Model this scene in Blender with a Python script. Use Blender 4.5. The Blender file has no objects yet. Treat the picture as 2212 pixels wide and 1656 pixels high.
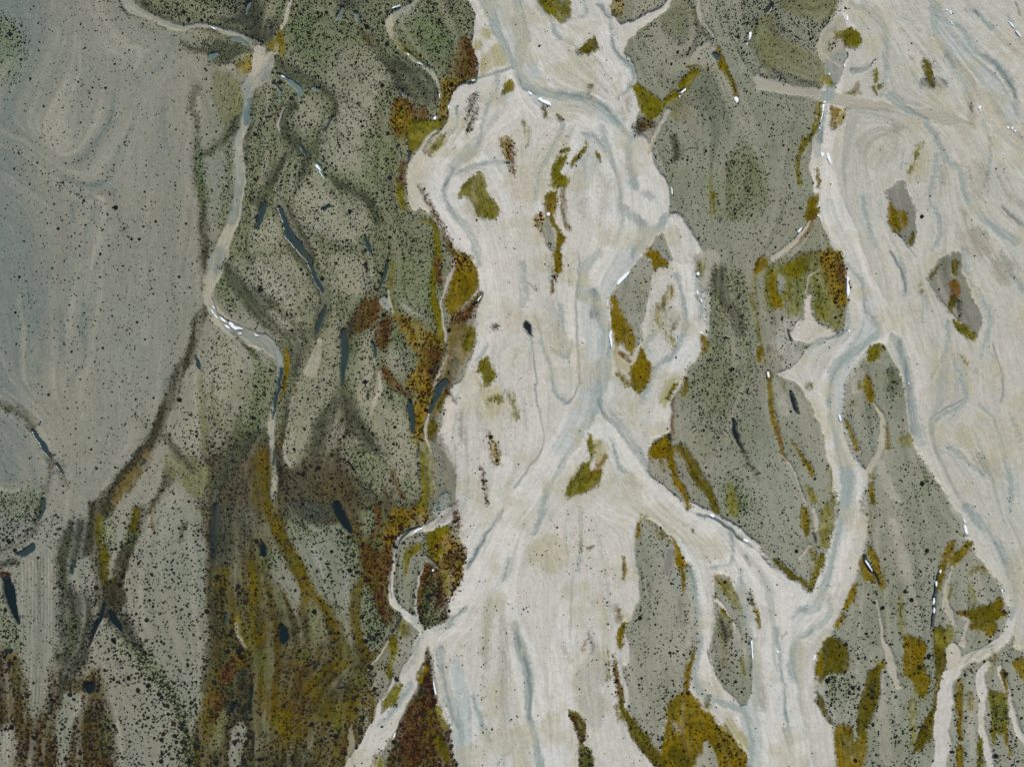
import bpy, math, random
import numpy as np

# ------------------------------------------------------------------ camera, sky, sun
SC = bpy.context.scene
COL = SC.collection
W_U, H_U = 2212.0, 1656.0            # survey units across / down the mapped area
S = 200.0 / W_U                      # metres per unit: the mapped ground is 200 m wide
CAM_H = 135.0

cam = bpy.data.cameras.new("camera")
cam_o = bpy.data.objects.new("camera", cam)
COL.objects.link(cam_o)
cam_o.location = (0, 0, CAM_H)
cam_o.rotation_euler = (0, 0, 0)
cam.sensor_fit = 'HORIZONTAL'
cam.angle = 2 * math.atan(100.0 / CAM_H)
cam.clip_start = 0.5
cam.clip_end = 20000
SC.camera = cam_o

SUN_EL = math.radians(48)
SUN_AZ = math.radians(12)            # measured from +Y (up in the picture) towards +X
world = bpy.data.worlds.new("World")
SC.world = world
world.use_nodes = True
wn = world.node_tree
bg = wn.nodes["Background"]
sky = wn.nodes.new("ShaderNodeTexSky")
sky.sky_type = 'NISHITA'
sky.sun_disc = False
sky.sun_elevation = SUN_EL
sky.sun_rotation = SUN_AZ
wn.links.new(sky.outputs[0], bg.inputs[0])
bg.inputs[1].default_value = 0.10
sun = bpy.data.lights.new("sun", 'SUN')
sun.energy = 3.6
sun.angle = math.radians(0.53)
sun.color = (1.0, 0.95, 0.88)
sun_o = bpy.data.objects.new("sun", sun)
COL.objects.link(sun_o)
# lamp -Z points away from the sun
sd = (math.sin(SUN_AZ) * math.cos(SUN_EL), math.cos(SUN_AZ) * math.cos(SUN_EL), math.sin(SUN_EL))
from mathutils import Vector
sun_o.rotation_euler = Vector(sd).to_track_quat('Z', 'Y').to_euler()
SC.view_settings.view_transform = 'Standard'
SC.view_settings.look = 'None'
SC.view_settings.exposure = 0.0
SC.view_settings.gamma = 1.0
SC.view_settings.use_curve_mapping = False

K_ILLUM = np.array([1.04, 1.05, 1.10], np.float32)   # light on level ground (albedo 1 -> linear value)

rng = np.random.default_rng(7)
random.seed(7)

def lin(c):
    c = np.asarray(c, np.float32) / 255.0
    return np.where(c <= 0.04045, c / 12.92, ((c + 0.055) / 1.055) ** 2.4)

def alb(c):
    return np.clip(lin(c) / K_ILLUM, 0.004, 0.85)
# ------------------------------------------------------------------ what the ground is made of
# c colour, op cover, s edge half-width (units), h level (m), cls surface class, den shrubs per unit area,
# sz shrub size, k shrub hue, fz edge fraying along the flow, mot mottling, mat living mat
G, SI, MO, WA, TR = 0, 1, 2, 3, 4
STYLES = {
 'base':   dict(c=(135,134,120), den=0.02, sz=1.3),
 'plain':  dict(c=(131, 132, 121), op=.9, s=40, den=0.011, sz=1.15, noflow=1),
 'teal':   dict(c=(108, 118, 113), op=.75, s=60, noflow=1, den=0.011),  # greyer far-left ground, with lens vignetting painted into its colour
 'tealst': dict(c=(106, 117, 112), op=.6, s=7, mot=.3),
 'palest': dict(c=(146, 145, 133), op=.5, s=6, mot=.3),
 'zolive': dict(c=(111,115,86), op=.95, s=28, den=0.095, sz=1.35, noflow=1, mot=.15),
 'zbar':   dict(c=(138,140,125), op=.95, s=5, den=0.02, sz=1.15, h=0, noflow=1, fz=1.5),
 'zbrown': dict(c=(72,62,22), op=.9, s=24, den=0.035, sz=1.4, k=0.45, noflow=1, mot=.25, mat=.8, bed=1),
 'denser': dict(s=22, op=0, den=0.085, sz=1.3),
 'dline':  dict(s=4, op=0, den=0.045, sz=1.3),
 'silt':   dict(c=(188,185,177), op=1, s=2.2, h=-.38, cls=SI, den=0.003, sz=0.85, fz=.7),
 'siltR':  dict(c=(177,175,165), op=1, s=2.6, h=-.34, cls=SI, den=0.0008, sz=.9, fz=.8),
 'bright': dict(c=(205,200,192), op=0.35, s=10, mot=.2),
 'siltp':  dict(c=(196,188,177), op=.85, s=4, h=-.36, cls=SI, den=.0012, fz=1),
 'bar':    dict(c=(141,142,128), op=.97, s=3, h=-.10, cls=G, den=0.018, sz=1.15, fz=1.6),
 'barlt':  dict(c=(160, 157, 144), op=.9, s=5, h=-.12, cls=G, den=.004, fz=1.2),
 'bard':   dict(c=(120, 119, 110), op=.95, s=3.5, h=-.10, cls=G, den=.003, fz=2),
 'pale':   dict(c=(148,147,127), op=0.8, s=12, h=.05, cls=G, den=0.055, sz=1.3, mot=.1),
 'palelo': dict(c=(128,130,116), op=0.97, s=5, h=.06, cls=G, den=0.02, sz=1.35, mot=.1),
 'palst':  dict(c=(172, 166, 151), op=.85, s=3, den=.006),
 'cool':   dict(c=(142,152,148), op=0.95, s=4.5, h=-.44, mot=0.25),
 'coold':  dict(c=(98,113,114), op=0.85, s=2.6, h=-.46, mot=0.25),
 'coolgr': dict(c=(158, 158, 147), op=.8, s=9, mot=.25),
 'olivem': dict(c=(152, 145, 96), op=.8, s=5, fz=1.5, mot=.3),
 'olvs':   dict(c=(158, 152, 115), op=.5, s=9, mot=.4),
 'olive':  dict(c=(110, 111, 74), op=.8, s=7, cls=G, den=0.06, mot=.25, mat=.5, sz=0.95),
 'green':  dict(c=(98,114,74), op=0.55, s=18, den=0.1, sz=1.25, mot=.3, mat=.5),
 'yg':     dict(c=(101,96,16), op=1, s=4, h=-.22, cls=MO, den=0.02, sz=1.15, k=.5, fz=1.6, mot=0.08, mat=1),
 'ygs':    dict(c=(112,107,40), op=.8, s=7, cls=MO, den=.010, k=.4, fz=3, mot=0.4, mat=1),
 'must':   dict(c=(109,92,11), op=1, s=4, h=-.2, cls=MO, den=0.02, sz=1.15, k=.7, fz=1.6, mot=0.08, mat=1),
 'mustd':  dict(c=(82,75,17), op=1, s=4, h=-.2, cls=MO, den=0.02, sz=1.15, k=0.6, fz=1.6, mot=0.08, mat=1),
 'musts':  dict(c=(126,112,44), op=.7, s=7, cls=MO, fz=3, mot=0.4, mat=1),
 'rust':   dict(c=(86,60,34), op=.85, s=7, cls=MO, den=0.065, sz=1.5, k=1, mot=.25, mat=1),
 'rustd':  dict(c=(68,52,35), op=.9, s=5, cls=MO, den=0.07, sz=1.6, k=1, mot=.2, mat=1),
 'rmust':  dict(c=(120,99,20), op=.9, s=8, cls=MO, den=0.075, sz=1.75, k=1, mot=.25, mat=1),
 'orange': dict(c=(108,76,38), op=0.7, s=2.5, cls=MO, mot=.3, mat=1),
 'dark':   dict(c=(64,68,51), op=0.92, s=8, h=-.18, den=0.11, sz=1.1, mot=.3, mat=.5, ws=1.55),
 'darkp':  dict(c=(62,65,55), op=0.9, s=14, den=0.11, sz=1.1, mot=.3, mat=.5),
 'dveg':   dict(c=(60,59,42), op=.9, s=5, h=-.3, den=0.06, sz=1.3, k=.4, mot=.25, mat=.7),
 'smear':  dict(c=(112, 98, 66), op=.8, s=5, cls=MO, den=.006, k=1, fz=3, mot=.5, mat=.8),
 'smgr':   dict(c=(112, 103, 96), op=.6, s=6, den=.004, k=1, fz=3, mot=.5),
 'smbr':   dict(c=(128, 118, 98), op=.45, s=7, den=.003, k=1, fz=3, mot=.6),
 'smudge': dict(c=(86, 84, 80), op=.6, s=4, fz=2.5, mot=.5),
 'water':  dict(c=(46,62,63), op=1, s=2, h=-.42, cls=WA, den=0),
 'waterd': dict(c=(22,33,36), op=1, s=3, h=-.42, cls=WA, den=0),
 'waterl': dict(c=(98,118,116), op=.9, s=2, h=-.40, cls=WA, den=0),
 'sand':   dict(c=(133,134,120), op=.95, s=2.5, h=-.30, cls=SI, den=.001, mot=.1),
 'sandc':  dict(c=(121,127,118), op=.95, s=2.5, h=-.34, cls=SI, den=.001, mot=.15),
 'sandl':  dict(c=(166,160,147), op=.9, s=2, h=-.30, cls=SI, den=.001),
 'tan':    dict(c=(172, 163, 144), op=.8, s=1.5, den=.002),
 'track':  dict(c=(160,157,144), op=.92, s=4, h=-0.28, cls=TR, den=0, fz=1.5, mot=.05),
 'furr':   dict(c=(124, 126, 113), op=.9, s=8, den=.010, cls=G, mot=.2),
 'bedg':   dict(c=(60,61,43), op=.85, s=16, den=.055, sz=1.7, k=.3, bed=.25, mot=.3, mat=.8),
 'mbed':   dict(c=(92,80,14), op=.8, s=14, den=0.03, sz=1.3, k=.5, bed=.5, mot=.35, mat=1, noflow=0),
 'bedup':  dict(c=(78,72,56), op=.9, s=24, den=0.05, sz=1.5, k=.5, bed=.30, mot=.3, mat=.8, noflow=1),
 'bedlo':  dict(c=(64,57,38), op=.9, s=16, den=.05, sz=1.5, k=.5, bed=.40, mot=.3, mat=.8, noflow=1),
 'ygm':    dict(c=(104,105,44), op=.92, s=7, h=-.2, cls=MO, den=.03, sz=1.25, k=.6, fz=1.6, mot=.3, mat=1),
 'egap':   dict(c=(132,134,117), op=.9, s=8, den=0.03, sz=1.1, noflow=1),
 'strand': dict(c=(200,198,192), op=.92, s=3.2, h=-.42, den=.0004, mot=.08, dt=.3),
 'strandc': dict(c=(172,178,175), op=.9, s=4, h=-.45, den=.0004, mot=.12, dt=.4),
 'strandr': dict(c=(184,182,172), op=.85, s=4, h=-.40, den=.0004, mot=.15, dt=.4),
 'greeno': dict(c=(110,115,84), op=.7, s=12, den=.075, sz=1.3, mot=.3, mat=.4),
}
SURVEY = """
@o
plain P -200,-200 330,-200 420,80 540,180 520,300 470,500 445,640 400,800 330,960 260,1060 205,1130 190,1240 150,1400 0,1500 -200,1500
teal P -200,-200 90,-200 110,60 60,250 70,420 120,640 60,860 60,1100 -200,1200
zolive P 290,-200 1010,-200 1030,120 960,230 890,320 890,450 980,520 965,700 950,800 915,950 930,1050 850,1150 840,1350 800,1450 760,1656 440,1656 450,1200 520,960 600,720 470,640 470,560 520,400 540,250 580,140 400,70 300,20
zbrown P 560,940 630,1010 700,1000 770,1010 860,1060 925,1060 870,1150 850,1220 840,1290 850,1350 810,1450 770,1560 740,1900 390,1900 402,1656 428,1540 448,1400 455,1330 450,1200 480,1060
bedup P 450,900 650,980 900,1000 900,1110 760,1120 620,1100 450,1200
bedg S 475,1180,60 490,1300,70 500,1450,80 500,1700,90
bedg S 560,1000,60 620,1060,80 680,1080,90
egap P 1370,-100 1830,-100 1790,200 1760,420 1790,540 1680,560 1640,800 1640,1250 1480,1020 1450,800 1500,600 1460,450 1390,300
denser P 1380,20 1500,20 1500,110 1430,130 1390,90
denser P 1560,-20 1800,-20 1780,160 1700,180 1600,140
greeno P 1570,330 1620,310 1660,400 1650,460 1580,480 1550,440
@00
tealst S 1110,250,40 1080,350,40 1020,430,50 940,520,40 860,620,20
tealst S 740,600,30 720,700,40 690,800,35 620,920,40 540,1010,40 480,1020,20
tealst S 850,840,20 720,760,30
tealst S 470,1420,30 480,1300,30 520,1230,20
tealst S 760,1250,30 700,1200,40 560,1200,30 400,1160,30
tealst S 1070,700,40 1060,900,40 1100,980,20
tealst S 570,1650,40 560,1500,40 620,1350,30
palest S 370,180,30 340,300,50 260,450,30 200,520,30
palest S 620,200,40 680,300,50 800,380,30
palest S 780,560,20 760,700,30 740,760,20
palest S 1000,1200,20 960,1350,40 930,1500,40
palest S 620,1100,60 700,960,60 820,800,40
palest S 430,950,20 440,820,30
palest S 760,1460,20 660,1580,50 620,1658,50
denser P 0,150 170,200 150,400 60,560 0,600
green P -60,150 90,170 140,300 90,480 -60,560
dline S 0,920,30 180,1020,30 280,1110,30 400,1200,40 530,1290,40 600,1300,20
dline S 160,250,40 140,380,40 80,500,40
dline S 740,1300,20 780,1440,20 880,1560,30
dark P 1330,330 1370,250 1480,230 1600,310 1640,340 1560,350 1480,420 1400,440 1350,400
darkp P 1380,150 1560,60 1530,-50 1680,-50 1680,260 1560,230
dark S 900,-20,20 960,60,30 1080,140,30 1300,190,30 1420,230,40 1500,290,50
dark S 780,-40,12 800,40,12 860,90,12 1000,150,12 1070,190,10
dark S 1170,270,20 1250,310,25 1330,330,30
sand S 800,-30,70 870,50,65 960,108,48 1060,150,45 1150,168,40 1280,160,25 1400,178,28 1500,212,30 1600,262,40 1680,310,70
waterl S 1360,360,50 1390,345,40
waterl S 1500,240,22 1545,262,30 1595,292,22
waterl S 1592,90,18 1605,40,22 1620,10,16
musts P 1540,380 1600,360 1660,380 1660,460 1600,470 1540,450
olive P 1380,470 1500,480 1590,560 1580,700 1520,800 1440,840 1400,700 1370,560
dark S 1270,560,30 1245,700,30 1265,800,25 1258,1000,30 1280,1150,40 1310,1300,40 1310,1450,40 1335,1670,40
dark S 1560,790,60 1490,870,50 1400,950,40 1340,1000,30 1270,1020,20
green S 1290,1010,70 1300,1140,70 1330,1280,70
green S 1500,960,60 1480,1200,70 1440,1420,70
ygs S 1480,1440,30 1440,1560,40 1390,1658,40
sandc S 1690,470,150 1620,560,80 1600,640,64 1587,760,58 1555,860,55 1545,960,62 1545,1100,74 1545,1200,76 1532,1330,80 1500,1450,70 1450,1560,80 1400,1670,100 @01 1375,110,104 1345,220,56 1342,300,50
tan S 1580,800,10 1570,950,10 1580,1100,12 1570,1250,12 1540,1400,12 1500,1520,20 1470,1660,20 @01 1440,60,20 1390,180,18 1370,260,16
waterl S 1610,640,38 1595,720,50 1582,790,44
dark S 1660,560,20 1640,660,25 1620,800,18 1600,950,16 1590,1060,14
@10
darkp P 540,-40 670,-40 650,60 560,70
darkp P -40,160 120,120 130,240 60,300 -40,290
darkp P 850,380 960,390 1080,440 1170,520 1180,640 1120,690 1000,640 900,590 860,470
rust P 890,650 960,640 1040,690 1110,700 1100,830 980,900 890,850
pale P 450,480 560,280 700,300 850,440 880,520 800,600 760,740 600,660 480,560
dark S 140,395,40 230,470,60 280,500,55 380,550,40 480,600,40 560,650,35 640,700,30 720,770,20
dark S 660,140,20 690,220,24 730,270,28 790,340,36 850,400,55 900,440,70
green P 230,120 480,100 640,180 700,320 560,280 440,420 300,380 200,260
pale P 510,640 620,690 720,770 720,880 690,970 600,960 540,860
green S 720,900,50 700,1050,60
pale P 290,630 240,720 260,800 320,870 390,820 415,740 390,660
dark S 420,590,30 510,680,30 505,760,30 440,850,35 390,920,40 360,1000,50
dark S 235,690,50 170,760,40 160,830,50 230,920,60 300,970,40 350,1030,30
dark S 460,1140,20 520,1190,30 600,1230,35 700,1290,35 760,1370,35 795,1440,25
dark S 350,1040,25 310,1130,28 255,1240,16
dark S 240,950,22 170,1060,40 100,1160,50 60,1230,60 20,1310,60
dark S 130,1290,50 190,1400,80 260,1560,90 320,1680,80
pale P 450,800 510,780 520,900 640,960 700,1040 680,1180 600,1160 480,1100 440,960
pale P 260,1240 400,1100 500,1230 620,1290 720,1380 720,1500 560,1560 420,1520 300,1440
pale P 100,1420 0,1480 -20,1600 120,1640 170,1540
green P 0,1230 130,1240 170,1310 90,1300
green P 480,1120 620,1180 780,1260 860,1100 900,960 800,880 760,1000 640,1100
sandl S 232,-30,20 216,60,26 190,140,22 152,190,28 128,250,30 122,330,40
sandl P -20,315 60,322 110,335 120,410 60,470 -20,540
sandc S 110,360,30 90,430,40 20,500,50 -60,560,60
must S 170,195,14 160,260,36 168,310,36 182,345,18
ygs P 140,200 110,250 60,330 90,330 130,300
waterl S 148,470,22 200,508,30 250,555,36 275,600,36 266,640,22
waterl S 112,530,14 142,580,22 152,635,14
water S 280,935,20 322,992,24
waterl S 360,575,22 395,582,20
water S 490,760,14 440,850,16
sandl S 180,690,12 132,790,14 145,860,10
waterl S 388,1062,22 410,1100,24 440,1145,12
water S 55,1320,26 32,1390,42 8,1480,26
water S 152,1340,24 178,1430,34 212,1510,52 262,1585,58 325,1665,44
water S 425,1355,22 470,1325,22
water S 697,1525,16 718,1590,26 745,1660,14
waterl S 552,45,24 526,118,26
waterl S 645,80,30 655,140,18
waterl S 950,590,12 952,625,12
rust S 680,190,12 730,265,14
sand S 1060,-20,20 985,40,44 910,80,60 872,130,64 872,180,52 920,262,36 970,322,30 1040,387,26 1100,422,38 1150,470,36 1185,560,20 1192,640,18 1180,710,16 1160,768,12
ygs S 890,190,14 930,262,26 990,325,26 1070,380,14
waterd S 850,70,10 848,110,8
green P 930,120 1050,60 1200,150 1280,280 1240,440 1150,420 1050,360 950,230
rust P 1320,250 1390,270 1440,380 1440,480 1400,512 1280,490 1250,420
rmust P 1200,520 1280,500 1340,520 1280,610 1250,720 1225,800 1165,800 1190,650
yg P 970,740 1000,790 1080,790 1150,770 1215,800 1100,890 1030,950 1000,1000 985,960 960,850
rmust P 910,680 980,690 990,800 960,900 900,830
ygs P 1020,800 1120,790 1100,870 1010,930
water S 975,870,12 986,965,10
water S 995,980,16 985,1060,14
sandl S 1160,840,14 1090,910,22 1040,970,20
rust S 965,1060,38 945,1150,52 950,1215,40
yg S 930,1200,34 935,1280,46 960,1350,28
@20
denser P 950,100 1170,20 1180,290 1000,290
olive P 960,80 1100,0 1200,80 1150,200 1060,250 980,180
olive P 1560,170 1700,60 1700,480 1600,400 1540,280
sand S 1210,-20,20 1225,100,34 1260,170,34 1310,240,24 1302,310,20
sand S 1300,250,30 1240,290,30 1200,320,40 1150,390,26
dark S 1190,60,16 1215,160,24 1290,280,12
zbar P 1290,380 1420,380 1540,440 1500,470 1400,460
silt P @10 1345,-300 1345,-50 1440,50 1455,65 1420,120 1400,220 1395,280 1420,340 1445,390 1445,440 1435,500 1400,520 1330,530 1300,570 1270,610 1250,670 1235,760 1190,840 1090,920 1020,990 1000,1030 985,1080 975,1140 985,1200 1000,1260 1040,1320 1100,1370 1160,1400 1200,1440 1240,1500 1280,1560 1340,1620 @11 1360,0 1400,50 1435,100 1447,160 1455,220 1465,260 1440,290 1410,350 1410,440 1430,560 1410,620 1370,720 1320,800 1260,850 1240,900 1220,980 1200,1080 1180,1200 1250,1300 1290,1400 1300,1500 1300,1600 @12 1310,0 1310,60 1290,80 1350,230 1355,290 1345,370 1320,480 1250,570 1230,690 1140,740 1120,870 1130,900 1140,1000 1160,1180 1200,1290 1260,1400 1270,1500 1265,1658 1265,2300 @32 300,2300 300,500 260,540 250,500 130,400 50,330 0,290 @22 1600,260 1500,190 1400,110 1320,50 1200,20 @21 1200,1640 1080,1570 1000,1500 920,1430 895,1390 890,1290 900,1220 950,1170 1010,1140 1020,1080 1040,980 1070,880 1110,790 1130,740 1190,670 1230,600 1215,530 1230,480 1250,400 1240,290 1225,200 1210,130 1190,80 1130,0 @20 1100,1600 1090,1540 1080,1470 1030,1380 1030,1260 1010,1170 950,1090 910,1020 900,970 850,900 800,860 790,770 830,720 840,680 790,620 780,560 800,520 790,440 760,380 720,340 745,260 740,190 680,100 650,0 650,-300
siltR P @30 380,-400 480,0 520,80 570,180 600,280 520,320 505,420 500,480 430,560 360,600 350,660 340,780 320,880 310,1000 330,1150 340,1250 320,1330 340,1420 390,1500 430,1600 @31 470,0 510,130 520,280 510,400 480,490 400,540 260,600 170,700 60,760 150,800 190,830 240,880 290,1000 340,1110 370,1230 400,1350 430,1500 440,1658 @32 440,80 390,260 340,420 260,540 200,640 160,800 200,1400 200,2300 460,2300 460,1658 440,1480 400,1380 340,1260 310,1160 320,1080 330,960 360,880 430,780 490,650 540,520 590,380 620,270 650,150 660,0 @31 640,1658 650,1480 640,1380 560,1320 540,1200 490,1080 460,980 490,850 530,760 620,650 720,560 740,570 850,760 900,1050 920,1200 1000,1330 1100,1480 1180,1658 @32 1180,0 1290,150 1330,220 1430,400 1510,480 1530,560 1570,640 1560,740 1600,800 1640,900 2300,900 @30 2400,900 2400,-400
@o
strand S 1040,-80,100 1060,0,92 1090,60,88 1122,130,84 1150,190,84 1200,228,74 1270,232,76 1325,272,72 1362,320,80 1382,380,88 1394,450,90 1375,530,100 1335,580,86 1290,600,96 1280,700,100 1285,800,92 1268,880,84 1205,980,64 1135,1060,64 1062,1160,84 1010,1250,84 950,1340,84
strand S 1272,890,50 1310,935,46 1360,1000,56 1420,1080,50 1520,1130,64 1600,1190,80 1680,1270,90
strandc S 1062,-40,40 1092,60,46 1130,140,44 1180,215,46 1270,226,40 1340,262,36
strandc S 1400,540,60 1330,580,60 1288,640,60 1290,760,56 1275,870,56 1210,970,40
strand S 1250,275,18 1220,340,32 1188,400,32 1166,460,28
strand S 1140,195,36 1085,248,44 1015,292,36 950,345,30
strand S 960,390,66 972,450,74 1012,520,74 1040,600,64 1056,655,50
strand S 1340,300,26 1300,400,50 1310,500,56 1280,600,40
strand S 1460,480,46 1492,560,60 1510,640,54 1508,720,50 1470,790,40 1440,860,30 1415,930,30
strand S 1020,330,24 1060,360,26 1090,420,26 1110,500,24
strand S 1180,20,40 1230,80,30 1300,120,20
strand S 1310,60,30 1330,130,34 1360,190,30 1366,260,24
strand S 985,1480,56 1005,1560,66 1000,1720,80
strand S 1110,1150,50 1085,1300,60 1140,1450,60 1180,1680,66
strand S 1230,1300,40 1212,1450,50 1225,1680,50
strand S 1560,1190,50 1600,1300,50 1620,1420,60 1630,1680,70
strand S 1480,1130,40 1500,1230,50 1510,1360,40 1530,1440,40
strand S 1090,1000,40 1070,1080,30
strand S 1060,700,30 1030,800,34 1010,850,30
strandc S 985,1440,26 1000,1530,30 1000,1680,30
strandc S 1600,1270,26 1612,1400,36 1622,1560,40 1630,1700,40
strand S 1840,-60,60 1800,180,50 1784,270,50 1778,340,52 1790,430,60 1830,520,64 1855,600,64 1900,680,64 1880,730,64 1830,780,64 1802,850,60 1812,930,64 1832,1010,68 1812,1130,80 1772,1270,80 1722,1320,80 1682,1400,70 1690,1500,74 1722,1700,90
strandc S 1790,440,24 1830,540,30 1860,610,30 1885,690,30 1830,790,34 1806,880,30 1820,960,30 1834,1060,36 1820,1150,34
strandr S 1900,480,30 1940,590,30 1960,740,44 1980,880,50 2010,1020,56 2060,1100,50 2130,1190,44 2180,1290,40
strandr S 1910,0,70 1960,90,60 2050,180,60 2150,280,60 2230,360,60
strandr S 2040,-20,60 2120,80,60 2230,190,70
strandr S 2060,340,30 2110,440,40 2150,520,40
strandr S 1960,420,24 1990,500,30 1980,560,20
strandc S 2020,40,24 2080,110,30 2150,190,30 2200,260,24
bright S @30 380,900,60 360,1100,80 400,1300,80 480,1500,120 560,1658,140 @31 560,200,150 620,400,120
bright S @31 150,450,150 100,620,150 250,760,120 350,950,100 370,1100,80 410,1300,60
bright S @31 600,1400,40 570,1650,120 @32 570,150,110 500,400,130 420,650,120 250,800,140 100,700,150
bright S @31 760,400,140 960,700,120 1000,900,80
bright S @32 300,1000,120 320,1300,140 380,1600,120
bright S @10 1480,60,80 1640,300,60 @20 30,520,80
bright S @10 1320,1450,120 1480,1560,140 @11 1560,100,160 1580,380,140 1500,600,80
bright S @20 850,920,80 950,1150,70 1000,1400,60
bright S @21 430,100,60 300,500,120 200,900,140 120,1300,140
bright S @12 1650,500,160 1450,740,60 1230,780,60
bright S @20 1060,1520,40 @21 1090,200,90 1150,400,90 1140,600,70
bright S @21 560,1650,100 @22 760,60,80 1100,120,90 1300,220,120 1500,330,120
@10
olivem P 1470,160 1525,180 1520,250 1470,240 1450,200
olivem P 1400,270 1460,240 1470,310 1420,320
olivem P 1590,260 1640,380 1640,410 1530,450 1460,480 1465,370 1530,300
yg P 1610,525 1658,520 1660,575 1590,600
olvs P 1400,600 1460,640 1430,760 1400,880 1350,940 1340,850 1310,780 1370,680
dark S 1420,600,30 1400,720,40 1370,850,16
olivem P 1360,990 1420,960 1430,1010 1370,1050
ygs P 1100,990 1090,930 1150,880 1225,850 1225,930 1150,1000
yg P 1440,1120 1360,1170 1320,1220 1320,1280 1350,1270 1400,1320 1430,1390 1500,1420 1560,1390 1550,1320 1500,1260 1480,1160
rmust P 1570,910 1620,890 1660,930 1660,1110 1610,1010
smbr S 1380,1320,40 1420,1450,60 1440,1560,40
rust S 1060,1220,16 1100,1300,22 1180,1425,24 1225,1520,24 1260,1620,30 @11 1290,-10,40
yg S 1070,1420,30 1130,1440,30 1165,1500,32 1170,1600,32 1180,1670,30
silt P 985,1200 1040,1230 1070,1300 1045,1350 1010,1350 990,1310
waterd S 1250,680,6 1270,610,8 1300,570,8 1340,530,6
waterd S 1190,840,8 1230,790,8 1245,700,6
coold S 1660,430,26 1560,470,16 1430,500,14
cool S 1270,1100,30 1215,1200,40 1220,1290,34 1300,1390,54 1370,1480,60 1420,1600,60 1440,1700,50
coold S 1275,1105,14 1215,1195,18
cool S 1560,480,24 1540,600,24 1480,750,24 1430,950,24
coold S 1490,680,14 1530,650,12
cool S 1470,-40,120 1570,200,70 1650,390,50 1690,450,40
cool S 1660,1060,30 1520,1050,26 1400,1090,24 1280,1130,24
cool S 1240,860,30 1300,820,20 1290,700,20
coold S 1290,740,14 1295,690,10
@20
silt S 1040,-20,20 1000,50,40 900,105,54 800,165,84 720,210,110
rmust S 690,-40,60 690,60,58 700,100,20
yg P 190,-40 350,-40 375,60 340,135 310,148 260,105 205,45
ygs P 430,330 460,290 540,245 546,310 500,350 430,356
mustd P 460,290 540,245 546,300 500,340 440,340
olvs P 530,340 555,370 550,395 525,380
yg P 340,955 380,970 330,1010 370,1000 355,1050 325,1110 325,1140 355,1165 345,1205 290,1215 250,1195 265,1110 295,1020
yg S 487,905,14 472,960,36 425,1030,30 395,1065,18
must P 230,1250 290,1240 290,1300 275,1390 300,1460 350,1530 360,1550 325,1600 315,1670 250,1670 285,1580 285,1490 240,1420 213,1350 208,1290
rmust P 160,1390 200,1375 225,1410 198,1490 178,1495 150,1450
bar P 225,1405 272,1470 286,1600 262,1640 220,1580 200,1500
smear S 320,1225,26 340,1360,40 372,1470,28
yg P 535,965 580,1000 578,1040 545,1000
ygs P 70,780 100,810 106,860 100,920 78,860
rust P -5,950 10,970 16,1050 12,1115 -5,1115
mustd S 200,690,26 218,745,18
mustd S 300,740,16 325,765,14
smear S 520,560,20 505,630,24
olvs S 690,480,30 680,580,26
olvs S 1000,1500,24 1080,1640,18
smbr S 760,640,50 740,760,30
yg P 780,545 840,560 900,600 950,640 982,680 950,740 900,770 850,720 830,660 795,590
must S 778,555,16 850,575,16
olive P 1000,690 1060,620 1120,600 1150,680 1120,760 1080,790 1040,760
yg S 985,690,26 1010,640,40 1070,612,40
yg S 1110,560,60 1150,500,50 1190,450,36 1150,440,24
dark P 800,790 880,760 910,810 840,860 810,870
rust P 840,790 890,770 900,815 850,840
sandl S 1010,720,40 970,800,36 920,880,32 890,980,20
must S 1330,310,16 1345,370,36 1372,430,50 1392,480,26 1420,540,26 1440,590,18 1458,620,10
water S 1310,350,20 1335,370,36
waterd S 1080,600,12 1120,570,18
waterd S 1650,60,40 1670,40,40
olive S 1060,405,8 1200,430,24 1345,465,20
greeno P 1480,1020 1560,1000 1620,1080 1620,1200 1560,1300 1480,1400 1400,1430 1350,1380 1380,1280 1440,1160
dark S 1050,900,30 1080,980,50 1050,1030,30
ygs S 1285,1150,14 1300,1280,26 1303,1390,24
smbr S 1150,730,40 1190,850,40
must P 910,1565 942,1610 945,1670 855,1670
bar P 925,1560 990,1500 1040,1600 1120,1680 900,1680
silt P 985,1490 1080,1470 1092,1545 1050,1500 1130,1660 1200,1690 1060,1690
cool S 20,-20,70 60,250,90 30,420,50 60,520,70 150,580,64 280,610,70 420,622,74 540,662,60 640,735,54 720,825,46 790,890,30
coold S 270,600,14 400,615,24 520,650,20 620,715,18 700,800,20
coold S 40,500,10 70,560,14 150,600,12
cool S 590,30,28 642,120,24 650,270,24 700,370,28 772,430,28 782,500,28 740,580,24 690,640,24
coold S 640,250,8 690,350,10 770,425,12 785,500,10
cool S 420,300,18 440,430,18 520,510,18 620,590,18
cool S 330,-20,30 320,20,20
cool S 470,0,24 480,90,20 400,120,16 300,160,18
coold S 560,20,20 590,40,18 640,100,14
cool S 170,30,24 240,120,20 280,220,30 390,280,24
cool S 580,830,44 650,1000,34 700,1200,26 722,1330,44 830,1430,64 860,1500,64 780,1640,40
coold S 650,1050,8 690,1200,8 712,1300,10 725,1420,10
coold S 345,800,24 285,920,16 225,1030,20
cool S 340,800,34 282,920,28 222,1040,36 162,1140,38 150,1280,24
cool S 870,1250,50 900,1270,40
cool S 720,1330,24 722,1450,28 680,1560,30
cool S 860,1500,80 950,1480,60 1000,1400,40
cool S 450,860,20 560,900,30 620,980,30
cool S 760,870,20 760,1000,50 800,1200,60
coolgr S 470,1040,30 430,1200,40 470,1400,40
coolgr S 560,1060,40 600,1250,60 560,1450,50
olvs S 50,850,60 60,1000,70
@30
olive P -40,200 140,250 330,380 410,490 420,560 300,530 120,480 -40,380
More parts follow.
